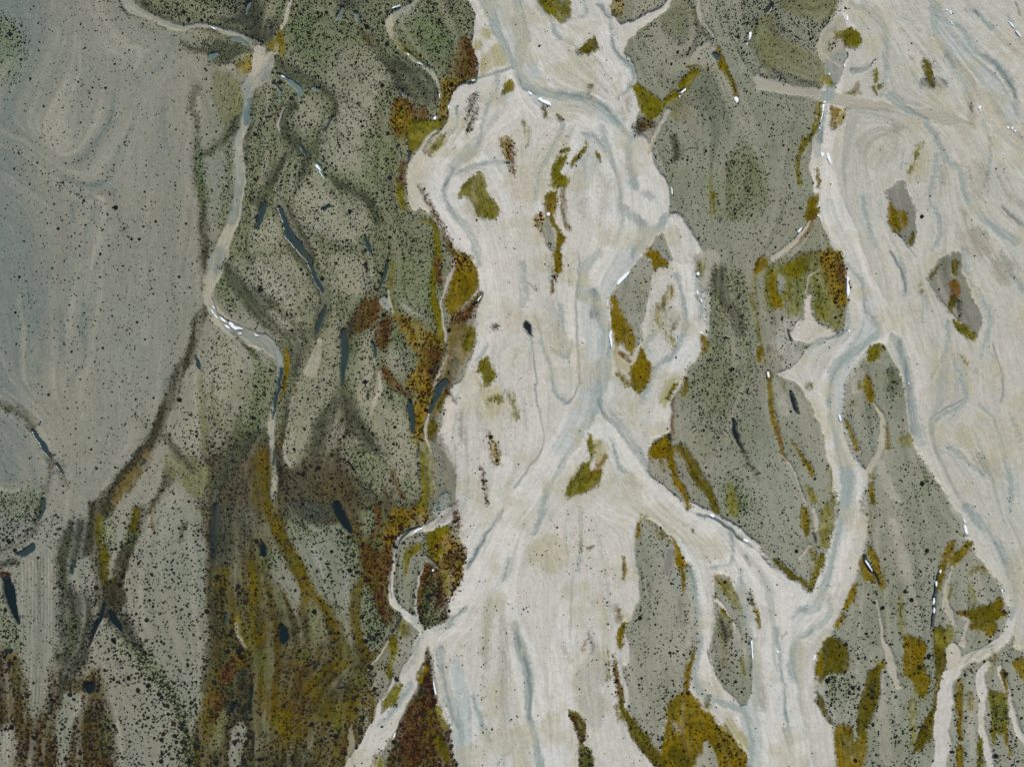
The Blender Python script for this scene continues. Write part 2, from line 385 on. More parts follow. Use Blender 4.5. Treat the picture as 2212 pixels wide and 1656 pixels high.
denser P 40,-40 480,-40 430,120 300,200 120,120
olive P 60,-60 460,-60 420,110 280,130 100,60
rmust S 360,500,26 420,540,26
ygs P 320,520 400,480 430,545 380,560
sandc P 490,80 520,180 510,330 500,475 440,535 380,450 320,330 320,270 370,170 430,110
tan S 480,90,14 370,200,20 340,290,16 390,370,14 480,440,12
dark S 500,185,12 430,250,16 410,300,14
ygs P 440,200 510,180 520,230 470,240
yg P 530,170 575,190 592,290 545,300 512,285 515,220
water S 520,330,14 515,375,8 503,410,6
coold S 560,462,46 640,432,26 700,405,16
water S 685,410,16 705,392,14
yg P 688,445 715,480 706,530 690,532
yg S 690,550,12 705,605,10
yg S 720,560,14 760,545,10
cool S 760,520,26 770,580,24 740,625,18
smear P 590,530 606,610 520,606 560,570
track P -80,480 -20,486 150,545 360,580 500,604 640,636 800,665 1000,700 1180,728 1330,790 1200,800 1080,780 960,752 760,712 520,690 350,645 200,622 60,596 -60,580
cool S 420,570,60 390,620,80 370,670,44
cool S 375,700,20 345,800,44 335,900,44 325,1000,30
coold S 350,830,30 335,920,36
must P 410,690 440,700 490,710 500,705 488,760 430,825 408,800
olivem S 500,705,20 440,810,20
tan S 475,730,10 430,790,12
yg S 338,670,24 330,770,24 280,880,24 230,930,36 200,1000,22 190,1100,18 205,1190,14
waterd S 280,880,10 262,920,14
must S 326,1080,14 326,1200,20
must P 300,1260 330,1250 320,1330 325,1390 255,1430 243,1390 262,1300
mustd P 270,1350 325,1340 322,1395 255,1440
orange S 300,1400,22 270,1480,24 200,1560,16 140,1610,12
sandl S 268,1430,14 215,1510,30 130,1600,36 40,1670,44
mustd P 1000,380 1050,400 1070,470 1092,530 1060,552 1020,470
smudge P 1090,480 1160,510 1172,552 1100,612 1060,560 980,560 1010,490 1060,540
smudge S 935,365,20 950,385,14
bard P 780,1220 870,1160 920,1240 965,1340 970,1420 980,1540 920,1592 880,1540 822,1500 790,1400 800,1330 780,1270
must P 790,1300 830,1350 900,1380 910,1430 862,1505 820,1480 785,1380
bard S 850,1400,20 880,1480,16
mustd S 955,1525,34 922,1580,20
coold S 820,1500,7 880,1545,8 920,1610,6 960,1660,6
olvs P 990,930 1060,1000 1045,1100 990,1160 920,1190 905,1110 960,1030
olvs S 980,940,16 930,1100,24
ygs S 990,935,16 960,1010,14 930,1100,18
olvs P 750,870 830,880 800,960 640,1060 640,1000
coolgr P 560,900 760,850 860,850 860,960 760,1080 680,1060 600,1000
cool S 1060,-20,40 1150,120,34 1260,190,34 1360,320,44 1480,420,54 1560,520,54 1610,640,30 1620,740,22
coold S 1400,350,24 1480,420,30 1560,520,24 1610,630,16
cool S 1080,60,60 1110,220,44 1180,340,60 1250,480,34 1300,620,30 1330,700,24
cool S 700,60,44 760,180,44 770,300,30 770,500,30
cool S 540,20,30 650,80,30 745,160,30
cool S 800,620,54 900,720,54 1030,800,44 1130,960,44 1200,1060,40
cool S 1170,1040,40 1250,1100,54 1280,1220,44 1330,1340,44 1450,1450,54 1620,1570,54
cool S 1400,780,26 1450,900,30 1440,1040,22 1400,1200,20
cool S 1110,1000,34 1090,1130,26 1060,1280,24 1100,1400,28 1112,1530,28 1060,1620,20
cool S 620,1280,26 640,1420,26 700,1600,20
cool S 880,30,10 900,110,20 980,190,10
cool S 1300,60,20 1370,80,24 1450,180,24
cool S 1560,100,20 1650,280,20
coold S 1610,20,14 1640,90,20
coold S 1360,60,14 1372,90,10
cool S 880,1000,16 860,1080,16
smudge S 1110,860,14 1095,885,12
waterd S 1328,690,18 1336,722,10
smudge S 740,715,24 800,735,22
smudge S 1280,1385,50 1290,1420,26 1290,1520,12
smbr P 1260,1000 1420,1060 1420,1300 1330,1280 1290,1160
smudge S 1320,1080,14 1330,1200,18 1390,1290,20
smudge S 1340,1040,10 1380,1080,14
smbr P 1120,1080 1180,1080 1160,1200 1130,1180
smudge S 1460,880,10 1540,962,6
smudge S 1520,1340,22 1660,1450,30
smbr S 1100,240,40 1200,380,40 1330,560,60 1330,800,60
smbr S 880,200,40 960,330,40 1120,430,30
smudge S 860,190,14 880,215,12
smudge S 1180,680,10 1210,720,12
smbr S 1500,850,30 1600,900,40 1660,900,40
smbr S 1480,1100,40 1560,1250,40 1660,1330,40
smbr P 800,770 900,800 880,850 800,840
smbr P 1230,1500 1400,1480 1480,1640 1280,1640
@01
tealst S 560,330,50 535,480,50 560,620,20
tealst S 380,380,50 390,560,40 370,700,30
tealst S 300,300,30 220,420,40
tealst S 440,820,40 560,700,30
tealst S 230,400,30 280,560,30 260,760,30
palest S 485,215,12 480,300,36 440,450,40 430,560,30
palest S 590,530,14 575,700,40 500,800,40
palest S 910,40,20 920,160,40 880,260,20
palest S 990,240,20 950,420,40 940,560,40
palest S 140,930,20 220,1010,40 280,1060,20
dline S 610,690,30 650,780,30 690,870,30
dline S 830,980,30 890,1040,40 960,1100,20
dline S 960,100,20 990,240,20
dline S 200,220,60 220,330,50
dark S -20,945,36 90,995,44 160,1045,44 215,1110,34
water S 215,1128,22 258,1190,40 300,1262,40 332,1305,22
dark S 325,1300,34 350,1345,40 385,1390,40 410,1430,24 432,1490,14
water S 365,1355,24 400,1400,22
dark S 325,1350,14 310,1450,16 295,1550,26 260,1645,36 @02 250,-10,30 230,100,34 150,190,30 60,250,26 -20,285,24
water S @01 285,1570,16 262,1650,26 @02 240,40,20
green P 90,1510 200,1480 270,1550 200,1670 40,1670 0,1600 -40,1500
dark S 1460,60,34 1520,170,70 1600,250,80 1680,330,110
green S 1420,160,40 1440,260,30 1520,330,40
pale S 1560,60,80 1650,200,60
green P 1658,800 1600,820 1580,920 1530,1060 1490,1200 1440,1300 1560,1200 1670,1120
pale P 1400,450 1480,520 1560,640 1560,800 1540,960 1480,1120 1400,1260 1360,1240 1340,1000 1330,800 1350,600
pale P 1290,760 1270,900 1250,1020 1170,1120 1130,1200 1200,1260 1290,1260 1300,1000
olive S 1290,770,24 1310,900,34 1330,1080,40 1320,1200,24 1355,1290,16
olive S 1380,830,22 1390,1000,24 1420,1120,22
dline S 1500,540,26 1500,700,26 1480,900,30
dark P 1060,1390 1140,1390 1130,1450 1070,1530 1020,1600 1000,1670 930,1670 1040,1500
olive P 1040,1330 1150,1250 1300,1330 1380,1400 1300,1560 1180,1500 1090,1440
dark S 1060,1190,34 1120,1250,40 1180,1310,40 1250,1380,30
dark S 1690,1170,80 1560,1265,80 1480,1355,80 1420,1480,70 1390,1600,60
bedup P 1690,1240 1590,1300 1500,1400 1440,1520 1390,1680 1690,1680
dveg S 1332,330,40 1290,430,74 1268,520,74 1230,640,76 1180,720,76 1130,830,84 1090,950,84 1040,1070,84 1000,1180,84 930,1280,94 860,1380,94 790,1460,104 720,1560,110 650,1670,120
smear S 960,1270,36 900,1370,40 800,1490,60 740,1600,60
orange S 988,1305,16 950,1370,20 880,1460,26 835,1520,20
water S 940,1325,26 915,1365,20
water S 1262,655,22 1280,710,28 1299,758,10
dveg S 1322,-20,44 1322,120,34 1318,230,26
sandc S 1345,290,54 1400,395,64 1480,455,80 1560,500,88 1660,548,96 @11 60,560,92 110,600,84 140,650,64 155,720,50 150,820,34 130,920,38 105,1010,46 90,1100,44 92,1200,44 105,1300,38 110,1400,38 116,1500,38 120,1600,32 126,1645,14
@01
tan S 1372,300,14 1430,352,14 1520,425,14 1600,470,14 1660,500,12
tan S 1350,340,12 1440,450,10 1530,520,14 1600,565,14 1670,600,14
dark S 1520,500,20 1600,580,24 1660,640,24
@11
darkp P 180,560 300,540 370,560 330,680 280,800 225,960 175,1100 150,1320 120,1280 170,1080 220,900 220,700
dark S 320,-20,36 390,160,64 440,290,50 420,420,60 380,520,50
dark S -20,270,80 60,380,90 180,470,80 300,520,60
pale P -20,40 60,10 200,20 330,120 340,260 250,330 120,280 20,220
pale P 110,360 200,420 260,470 200,480 120,420
green P 380,60 460,180 480,330 560,300 640,240 560,120
pale P 470,20 600,0 720,60 760,140 700,240 600,280 500,200
green P -20,640 60,680 130,760 110,900 60,1000 -20,1100
pale P 430,560 540,400 560,480 540,620 530,820 500,960 440,1060 370,1120 290,1340 220,1370 170,1280 180,1150 230,960 280,830 330,800 410,780 425,620
palst S 280,830,10 232,970,14 186,1140,14 178,1280,20 225,1358,26
palst P 400,545 425,560 420,660 400,740 395,790 350,792 315,770 330,720 360,640
rust S 270,850,14 262,880,10
rust S 165,1110,14 155,1250,14
dark S 215,890,20 185,1040,20 160,1180,18
rust P 590,440 690,300 780,260 830,300 800,380 720,480 640,520 600,600
darkp P 560,480 590,400 640,400 640,560 600,700 560,640
rust P 770,460 860,400 880,480 850,600 800,600 770,540
orange S 730,440,8 790,380,10
bedup P 560,860 620,900 700,1080 780,1200 900,1330 980,1340 1080,1500 1080,1680 100,1680 160,1480 230,1400 320,1330 400,1150 500,1020
dark S 560,830,34 590,950,64 620,1050,84 690,1160,84 760,1250,84 830,1340,64
dark S 520,960,60 460,1060,74 420,1140,74 380,1250,60
pale P 760,480 700,540 645,650 612,720 640,860 665,1000 740,1140 800,1250 880,1330 960,1210 1000,1180 980,1060 900,1000 830,930 810,800 765,640
pale P 490,1100 530,1030 560,1060 540,1200 480,1240 460,1180
pale P 590,1160 640,1180 700,1270 820,1330 850,1420 780,1560 680,1480 600,1380 570,1260
green P 600,1280 660,1240 820,1330 840,1440 780,1580 680,1500
palst S 800,750,14 802,880,26 765,960,24 742,1040,14
dark S 770,760,8 738,860,8 720,930,8
pale P 850,640 900,590 970,620 982,720 950,790 880,760 830,720
green S 640,600,44 612,760,40 622,880,40
green P 900,440 970,480 985,560 900,570 880,500
green P 860,860 930,860 985,950 900,980 855,920
rmust P 890,400 1000,410 1100,480 1190,540 1212,640 1170,740 1150,850 1120,960 1100,1060 1090,1210 1020,1180 1000,1000 1030,900 970,840 1010,780 1040,680 990,560
rust P 1100,560 1200,640 1165,800 1080,730
rust S 830,740,60 900,830,60 980,900,50
green P 910,40 1000,20 1150,60 1185,180 1150,300 1080,380 1000,340 920,280 900,150
palst S 955,325,18 1020,378,20 1070,402,10
yg S 1165,-20,30 1160,60,36 1140,200,30 1150,300,40 1180,420,56 1205,560,24
rust S 1170,20,40 1190,180,26
ygs S 880,50,14 870,200,14 880,300,16 905,375,14
sandl S 860,220,14 868,310,18 890,372,12
sandc P 790,290 840,255 865,340 830,350
water S 850,30,20 825,130,24 798,205,16
water S 570,480,22 572,560,44 565,660,46 560,760,30 558,840,12
water S 760,570,18 770,630,18 765,660,10
water S 990,945,24 1012,1040,44 1020,1140,24
water S 1160,690,10 1140,770,14
water S 1058,1230,16 1066,1350,26 1065,1470,12
waterd S 600,1340,14 630,1390,24
dark S 640,1440,20 720,1540,30 780,1640,20
water S 325,10,20 380,120,34 425,220,30
water S 440,330,22 428,400,34 405,460,28 388,500,12
must S 185,600,12 205,680,34 195,780,34 170,880,24 152,950,12
water S 162,740,24 150,840,26 124,950,26 98,1050,12
water S 116,1220,14 105,1350,18
water S 118,1540,10 124,1600,10
mbed P 60,1240 -20,1300 -20,1660 90,1660 100,1400
yg S 1020,1190,44 1052,1245,26
yg S 1080,1300,20 1085,1450,26 1090,1520,32 1068,1640,50
pale P 900,1200 1000,1190 1050,1280 1060,1500 980,1600 900,1560 840,1450 860,1320
green P 930,1440 1020,1420 1040,1560 940,1600
rust S 890,1400,20 920,1500,40 950,1560,20
must P 1300,40 1370,10 1405,60 1442,120 1447,200 1380,270 1310,330 1250,392 1230,350 1220,300 1242,230 1262,150 1290,100
rmust P 1285,-10 1365,-10 1385,60 1330,100 1290,80
rust P 1450,240 1400,280 1330,340 1260,400 1248,480 1240,545 1290,500 1350,430 1400,360 1440,300
smear P 1240,480 1330,440 1405,430 1425,560 1370,680 1310,740 1240,860 1200,900 1150,1040 1120,1010 1170,860 1220,720 1230,580
yg P 1350,510 1400,470 1412,560 1380,620 1335,600
dveg S 1300,690,50 1255,770,50 1242,850,44
mustd S 1230,880,34 1170,980,34
siltp P 1245,900 1300,980 1310,1120 1290,1240 1235,1200 1195,1080 1215,980
smbr P 1290,600 1360,640 1300,780 1240,900
rust S 1240,865,20 1285,935,16
mustd P 1130,1060 1165,1085 1175,1150 1150,1210 1120,1150
smgr S 1180,1180,60 1230,1290,80 1280,1420,70 1230,1560,110
smgr S 1320,1020,30 1340,1150,54 1352,1220,30
cool S 1180,1640,80 1240,1560,60
sandl S 1290,40,16 1240,160,26 1200,285,14 1200,400,18 1220,500,20 1225,560,14
sandl S 1240,645,14 1200,725,20 1165,830,10
dark S 1225,560,10 1200,690,14 1165,800,10
water S 1225,810,36 1180,870,46 1150,935,30 1122,1000,18 1104,1090,10
sandl S 1115,1030,12 1105,1070,18 1112,1190,16 1142,1275,14 1150,1380,12 1160,1500,14
ygs P 1090,1240 1140,1290 1150,1400 1150,1520 1110,1600 1095,1450
waterd S 1410,330,10 1440,290,16 1462,255,12
smgr S 1300,1236,20 1295,1340,24 1305,1430,18
yg P 1490,640 1530,700 1560,800 1500,842 1470,800 1452,750 1425,732
olivem P 1415,770 1480,830 1570,870 1592,960 1535,1055 1490,1000 1440,870
ygs S 1510,930,40 1570,920,36
rust P 1525,450 1560,450 1560,480 1530,485
rmust S 1510,1160,18 1540,1240,36 1560,1320,46 1545,1345,16
rust S 1420,340,12 1415,440,10
rust S 1450,1380,10 1480,1500,14 1490,1610,16
cool S 1500,580,24 1430,680,24
coold S 1590,930,10 1620,870,10
coolgr S 1440,1000,30 1480,1140,30
olvs S 1620,960,30 1655,1060,30
@21
cool S 560,-20,60 470,80,60 450,260,50 520,260,90 560,360,80 600,460,60 620,640,64 560,820,130 540,950,70 500,1080,44 430,1180,44 370,1280,38 300,1390,32 230,1510,32 180,1670,44
coold S 436,-20,12 426,150,12 424,400,12 434,700,14 428,840,14 380,940,22 350,970,14
coold S 520,230,50 545,330,70 530,390,40
cool S 580,930,44 620,1010,54 700,1100,54 770,1190,54 850,1330,44 892,1392,30
coold S 560,920,10 590,1010,24 650,1080,30 740,1180,24 800,1280,14
cool S 650,1200,24 690,1350,24 760,1430,30 800,1490,30
coold S 85,480,16 130,560,10 152,720,10 156,900,10 190,1080,8 196,1220,8 150,1320,18 80,1430,14 10,1510,14
cool S 180,560,14 240,700,18 275,860,28 345,960,30
cool S 320,330,30 330,540,30 300,640,24
cool S 60,60,60 90,240,40 60,320,40
coold S 110,180,10 160,230,10
cool S 210,20,30 240,100,20 250,220,30
cool S 1060,120,30 1110,300,34 1130,470,44 1060,620,40 950,700,34 900,800,40 840,950,40
cool S 1190,100,40 1215,250,44 1235,350,34 1225,420,24
coold S 1200,260,22 1215,300,14
cool S 1000,450,20 880,560,30 860,700,14
cool S 270,620,40 360,660,30 400,560,24
coolgr S 230,300,60 290,450,70 320,560,40
olvs S 40,620,40 20,700,40
ygs S -5,900,30 30,1050,24
olvs S 470,1080,20 600,1050,30 780,1010,20
must P 260,-20 320,-20 318,60 320,112 268,126 255,60
rust S 275,140,22 285,160,10
must S 265,175,20 262,240,14
ygs S 370,160,14 380,180,12
waterd P 80,410 115,440 128,490 137,535 100,492 70,450
bar P 835,10 900,60 918,120 885,300 852,420 842,540 800,600 760,480 690,350 645,250 690,190 760,100
olvs S 870,150,24 820,260,30
must P 645,255 690,300 702,350 745,420 782,500 792,580 780,640 715,570 660,560 650,450 643,330
olivem P 665,560 720,640 762,700 775,745 700,730 662,660
orange S 710,620,20 770,680,24
must P 840,600 870,660 908,710 892,790 832,892 790,850 778,740 808,670
musts S 690,760,24 740,810,40 790,860,30
must P 870,-20 950,-20 960,20 1012,40 1000,80 935,88 912,105 900,50
musts S 1030,210,26 1000,280,60 950,380,70 962,450,50
musts S 1000,490,40 1040,540,50 1050,575,20
musts S 1072,405,30 1050,460,26
coolgr P 960,340 1030,330 1080,410 1000,500 970,420
yg P 515,1150 542,1240 512,1340 532,1400 590,1370 605,1400 562,1490 440,1552 380,1570 352,1540 390,1430 440,1350 490,1330 502,1260 488,1200
olivem P 535,1190 600,1200 628,1290 610,1380 540,1350
orange S 610,1310,30 560,1380,24 510,1440,14
ygs S 575,1180,20 570,1230,16
must P 900,1250 960,1180 1012,1160 1030,1250 1042,1370 1062,1450 1020,1390 1000,1310 935,1320 900,1332
must S 1040,1250,40 1040,1360,40 1062,1450,40 1110,1530,40 1152,1630,30
bar P 900,1345 990,1330 1040,1480 1130,1600 1120,1612 1000,1490 920,1425
musts S 975,1320,16 980,1390,12
mustd S 1085,1240,44 1150,1320,60 1200,1420,60 1262,1520,60 1325,1650,50
waterd S 1010,1165,14 1018,1200,18
must S 1118,790,14 1126,850,30 1110,895,30
rust S 1120,800,10 1125,870,14
orange S 1062,930,10 1040,1020,12 1026,1090,14 1030,1155,14
olivem P 1000,790 1080,780 1062,880 1010,980 960,952 980,860
yg S 1052,840,30 1020,930,28
must S 1245,520,36 1258,580,50 1240,625,20
barlt P 1200,-20 1340,-20 1332,100 1290,180 1240,225 1212,120
ygs S 1230,40,30 1220,110,24
greeno P 1290,150 1400,60 1530,200 1540,500 1560,700 1500,850 1400,1000 1300,1050 1200,900 1160,800 1260,600 1270,400
dark S 1340,100,60 1370,260,60 1450,380,50 1480,500,40
denser P 1160,760 1400,640 1560,720 1520,1000 1330,1240 1160,1080
palest S 1400,1080,12 1330,1300,40 1240,1440,30
palest S 1080,930,40 1060,1060,50 1100,1180,40
palest S 1500,1300,20 1560,1450,30 1650,1620,30
waterd S 1436,1075,14 1458,1150,32 1478,1215,24 1494,1270,12
dark S 1490,1260,12 1540,1360,14 1600,1430,14 1655,1510,10
green P 1400,1450 1480,1480 1530,1600 1500,1680 1380,1680 1370,1540
ygs P 1400,1480 1440,1500 1470,1620 1430,1690 1400,1600
ygs S 1585,40,40 1565,130,16 1570,300,12 1598,450,16 1620,600,18 1652,700,18
must P 1570,30 1660,20 1645,70 1575,110
must S 1612,600,26 1605,670,26
@31
ygm P -20,100 60,60 150,30 230,-20 470,-20 500,100 515,280 500,330 470,480 420,492 380,430 330,420 290,372 290,250 250,262 200,392 130,370 120,292 70,342 -20,332
green P 190,150 300,200 350,300 270,320 190,250
bar P 70,120 112,150 100,240 62,262 48,180
rmust P 330,-20 470,-20 508,120 512,300 430,320 380,200
rust P 440,60 490,60 512,200 460,180
must S 25,130,36 20,220,40 60,310,50 100,330,20
yg P 110,80 240,20 240,110 160,150
sandl S 325,98,6 272,130,10 250,190,10 246,250,8
siltp P 230,400 250,290 290,255 292,380 350,440 460,500 300,560 150,520 180,430
waterd P 125,478 146,500 160,545 138,545
smear S 20,600,40 80,660,20
cool S 250,610,28 330,555,28 430,525,24 500,505,22 527,400,22 520,330,16
coold S 400,540,12 470,515,14 515,490,10
cool S 700,400,44 730,480,44 680,540,44 560,640,64 450,720,74 420,800,44 402,900,34 402,1000,34 440,1150,44 490,1300,54 520,1450,96 500,1670,90
coold S 430,800,14 405,900,14 405,1000,12
cool S 500,40,24 600,150,34 640,320,34 690,420,44
coold S 520,60,10 600,160,14 640,330,12 700,410,12
cool S 860,20,20 880,180,34 885,260,30
coold S 800,-20,20 870,120,16 890,240,12
cool S 800,520,34 860,600,64 900,750,64 930,950,84 960,1100,90 1000,1210,60
coold S 850,570,30 900,720,34 930,950,44 955,1150,50
cool S 990,240,24 1020,330,34 1010,440,24
cool S 1170,430,26 1160,600,26 1100,720,24 1060,800,16
cool S 1280,-20,44 1310,150,34 1430,350,34 1440,480,26 1400,650,16 1390,740,8
coold S 1470,580,8 1520,740,10 1526,850,14 1510,950,10
coold S 1060,1065,8 1180,985,10 1285,925,8
cool S 1090,1080,20 1200,1020,24 1290,940,14
cool S 1380,980,24 1480,1080,24 1560,1380,24 1590,1520,24 1580,1670,20
cool S 1200,640,30 1250,800,30 1290,930,20
cool S 1520,0,30 1600,150,30 1660,230,30
cool S 1180,1240,30 1300,1340,24 1400,1440,16
cool S 1580,1060,30 1640,1200,30
smudge S 1585,60,12 1595,85,8
smbr P 1440,20 1580,40 1580,180 1500,170
bard P 1050,110 1140,10 1250,-20 1270,120 1340,260 1392,390 1390,430 1370,522 1300,462 1200,382 1120,292 1060,200
barlt S 1200,120,40 1240,180,20
mustd S 1215,60,46 1205,120,30
orange S 1215,190,70 1210,270,60
mustd S 1200,290,40 1185,345,30
dark S 1230,300,20 1250,420,20
yg S 1212,430,26 1280,485,56 1340,525,44
olvs S 1320,560,44 1320,590,40
mustd S 1100,90,16 1065,150,20
ygs S 980,195,12 992,235,8
olvs S 940,130,20 1060,280,20
zbar P 735,560 850,760 872,850 890,1050 920,1185 940,1225 1010,1330 1100,1470 1180,1670 650,1670 655,1480 700,1390 770,1280 775,1180 740,1050 690,960 670,910 640,800 640,660
zbar P 640,660 540,765 500,860 490,1010 510,1100 560,1270 640,1345 720,1310 735,1200 700,1000 650,900 630,780
barlt P 560,760 620,720 620,860 560,900 520,880
barlt S 740,1350,60 800,1500,60 850,1600,30
sandl S 688,950,12 740,1050,30 750,1180,44 738,1260,44 700,1330,44 665,1372,44 668,1450,24
yg P 670,590 722,572 742,620 690,690 645,682
waterd S 745,590,8 762,615,8
must P 635,760 680,840 690,920 665,962 630,882
ygs P 590,820 640,800 640,860 600,860
dark P 780,740 842,760 845,890 800,922 770,850
green P 790,770 840,780 840,880 790,880
must S 520,1080,16 560,1180,22 585,1255,20
ygs S 550,960,20 545,1000,16
must S 770,1100,10 782,1160,14 785,1255,12
ygs P 840,1190 900,1160 935,1222 880,1232
must S 672,1430,20 682,1560,36 692,1670,40
green S 1000,1380,50 1020,1460,70 980,1560,40
zbar P -20,760 60,770 150,810 190,840 240,890 290,1010 335,1120 365,1240 395,1360 425,1500 435,1670 -20,1670
barlt S 60,830,60 120,1000,60
must S 4,760,30 10,900,30 40,1060,26 70,1200,20 132,1335,12
orange S 62,1090,12 92,1230,18 132,1315,10
must S 150,1200,10 220,1300,12 272,1365,28 290,1410,12
ygs P 240,1490 300,1530 360,1690 300,1690
ygs S 95,815,20 100,850,20
waterd S 150,885,16 165,950,32 192,1025,10
ygs S 388,1390,14 415,1550,20 430,1670,20
sandl S 96,1285,8 180,1400,14 230,1560,16 242,1670,14
smear S 200,850,14 260,940,14 290,1060,10
ygs P 258,845 298,825 304,840 262,855
olvs P 1270,1080 1330,1160 1352,1262 1262,1240 1220,1190
olvs S 1280,640,40 1320,860,60
ygs S 1260,650,20 1300,690,16
olvs P 1400,1250 1500,1300 1532,1480 1482,1522 1440,1380
smbr S 1480,640,14 1490,760,14
smbr S 1380,1300,60 1440,1400,60
smudge S 1360,740,8 1380,790,8
@22
bar P 840,60 900,45 1000,130 1050,210 1072,340 1150,380 1182,500 1202,750 1182,880 1150,1000 1122,1180 1042,1235 1002,1340 962,1570 902,1480 832,1400 772,1280 742,1150 728,1020 760,900 750,770 800,640 830,520 810,400 800,200
bard S 1030,270,60 1010,380,50
bard S 1090,560,20 1085,760,20
barlt S 1130,420,30 1160,650,40 1140,850,40
barlt S 770,900,30 780,1100,30 830,1300,20
smudge S 890,480,16 910,500,12
must S 842,20,18 822,120,24 808,175,12
ygs S 870,40,24 895,90,16
musts S 920,130,40 980,170,44 1030,210,16
must S 1045,175,18 1072,250,30 1085,320,56 1102,380,26 1106,480,18 1108,545,6
must S 1130,350,36 1142,410,24
must S 730,300,10 722,440,10
must S 735,735,30 712,800,40 690,875,18
silt P 730,850 752,870 762,980 740,1000 712,950
must S 1198,845,14 1172,950,40 1152,1050,50 1132,1180,24
must P 1080,1190 1140,1170 1200,1220 1232,1280 1300,1340 1372,1410 1422,1460 1482,1540 1535,1620 1540,1900 960,1900 958,1580 982,1460 1002,1350 1022,1260
musts S 1380,1420,60 1480,1580,50
mustd S 1060,1580,90 1120,1640,80
bar P 1255,1480 1300,1540 1325,1600 1320,1700 1180,1700 1215,1570
coolgr S 1048,1380,16 1060,1420,10
mustd S 655,940,14 680,1050,22 692,1160,28 712,1260,40 762,1350,60 832,1470,84 902,1570,84 985,1650,50
rust S 660,980,10 676,1100,14 692,1185,14
ygs S 680,1270,30 700,1350,30
smear S 670,620,30 690,700,40
mustd P 362,1275 402,1290 462,1345 474,1420 452,1500 512,1560 522,1680 438,1680 430,1480 388,1380
rustd S 380,1320,20 450,1480,24
green S 480,1560,60 490,1680,60
olvs S 440,1220,60 460,1320,40
coolgr P 500,760 560,900 620,1000 622,1080 572,1172 500,1200 430,1160 398,1080 450,980 500,930
coolgr P 430,1205 600,1185 600,1300 562,1440 480,1390
coolgr P 1490,560 1540,560 1600,900 1658,1200 1658,1300 1560,1200
ygs S 610,910,6 622,1000,7 622,1095,5
olvs P 130,200 300,170 372,280 322,400 240,432 150,350 80,340
olvs S 560,560,60 600,760,60
cool S 10,740,40 60,900,64 110,1100,64 112,1300,44 142,1450,44 185,1660,54
coold S 20,780,14 70,920,20 120,1150,24 120,1350,18
cool S 450,-20,30 440,200,24 430,400,24
ygs S 440,180,14 442,260,12
yg S 485,245,12 525,228,10
smudge S 505,800,14 512,880,16 505,930,8
smear S 470,850,20 450,900,14
smbr S 330,880,40 380,980,30
bar P 1330,410 1400,440 1452,520 1502,650 1540,780 1562,900 1560,1050 1522,1250 1442,1212 1342,1080 1270,920 1290,800 1330,700 1310,560
barlt S 1400,620,20 1490,860,30 1530,1060,24
silt S 1300,560,20 1370,600,24 1430,700,16 1440,780,10
ygs P 1350,440 1420,462 1462,540 1492,640 1420,580 1350,500
olive P 1360,640 1402,670 1422,780 1402,850 1390,930 1342,850 1310,740
dark S 1350,700,20 1390,820,20
must S 1328,420,14 1340,460,14
must S 1330,530,10 1320,560,8
yg S 1370,635,18 1432,715,10
yg S 1490,965,10 1512,1060,12
yg S 1510,795,20 1520,805,16
smear S 1340,860,14 1390,1000,14
must S 1560,590,14 1590,680,24 1606,745,10
dark S 1545,540,8 1560,600,8
olivem P 1390,1345 1500,1440 1540,1560 1450,1480
coolgr P 1180,1050 1260,1130 1300,1250 1260,1300 1190,1160
ygs S 1280,1200,16 1270,1280,14
cool S 1150,380,44 1190,560,44 1216,760,34 1210,900,44 1190,1100,34 1240,1200,34 1400,1270,44 1510,1292,44 1542,1400,34 1552,1690,34
cool S 1420,120,24 1422,330,20 1300,370,16
cool S 1480,390,24 1500,600,24 1535,800,18 1562,950,12
coold S 1556,840,8 1560,950,8 1558,1090,8
smear S 1120,80,10 1170,130,14
smbr S 1200,170,30 1210,200,20
smudge S 1520,300,12 1535,360,10
coold S 1200,20,20 1320,50,24 1400,110,24 1500,190,22 1560,240,14
waterd S 1310,45,6 1400,110,8 1500,190,8
cool S 200,0,40 130,150,24
@12
palelo P 210,60 330,40 450,80 560,100 622,170 652,260 662,400 642,480 612,600 622,800 610,880 560,800 500,660 420,560 350,470 330,380 270,280 220,180
green P 200,-20 320,-20 460,60 400,160 260,180
green P 540,100 660,200 680,400 600,380
darkp P 200,-60 420,-60 500,40 400,90 230,60
palelo P 90,260 160,280 200,370 260,450 282,530 262,620 245,665 220,600 180,500 100,400
green P 60,220 150,260 130,400 80,400
palelo P 700,480 780,520 850,620 892,690 872,780 800,860 740,900 710,880 690,800 680,650
green P 690,440 800,480 900,650 860,800 760,880 700,800
pale P 700,20 800,30 800,130 720,150
green P 680,-20 820,-20 840,160 760,260 690,160
olive P 340,560 420,600 440,800 400,870 350,850 335,700
waterd S 520,-30,50 570,70,60 612,135,34
waterd S 208,185,10 228,275,14
waterd P 155,730 185,770 205,830 172,865 142,800
waterd P 20,190 62,230 55,295 18,285
waterd S 300,60,10 315,120,10
waterd S 320,400,8 330,440,10
mbed S 60,-20,90 150,120,64 230,260,64 290,390,60 340,490,60 420,580,60 500,700,70 590,880,60
mbed S 660,460,50 642,600,50 652,750,60 700,920,60
rmust P 900,-20 1110,-20 1080,70 950,140 910,220 870,330 830,200 860,60
rust P 690,200 780,260 860,230 880,400 870,550 890,640 880,760 820,680 780,600 740,500 700,400
rust S 780,-20,40 800,100,40 750,180,30

mbed S 120,1250,180 260,1450,160
mbed S 60,1150,160 140,1350,120
mbed S 360,1150,120 520,1000,90 620,1000,80

mbed S 740,1180,60 760,1320,60 700,1500,50
yg S 880,840,44 890,960,50 870,1060,44
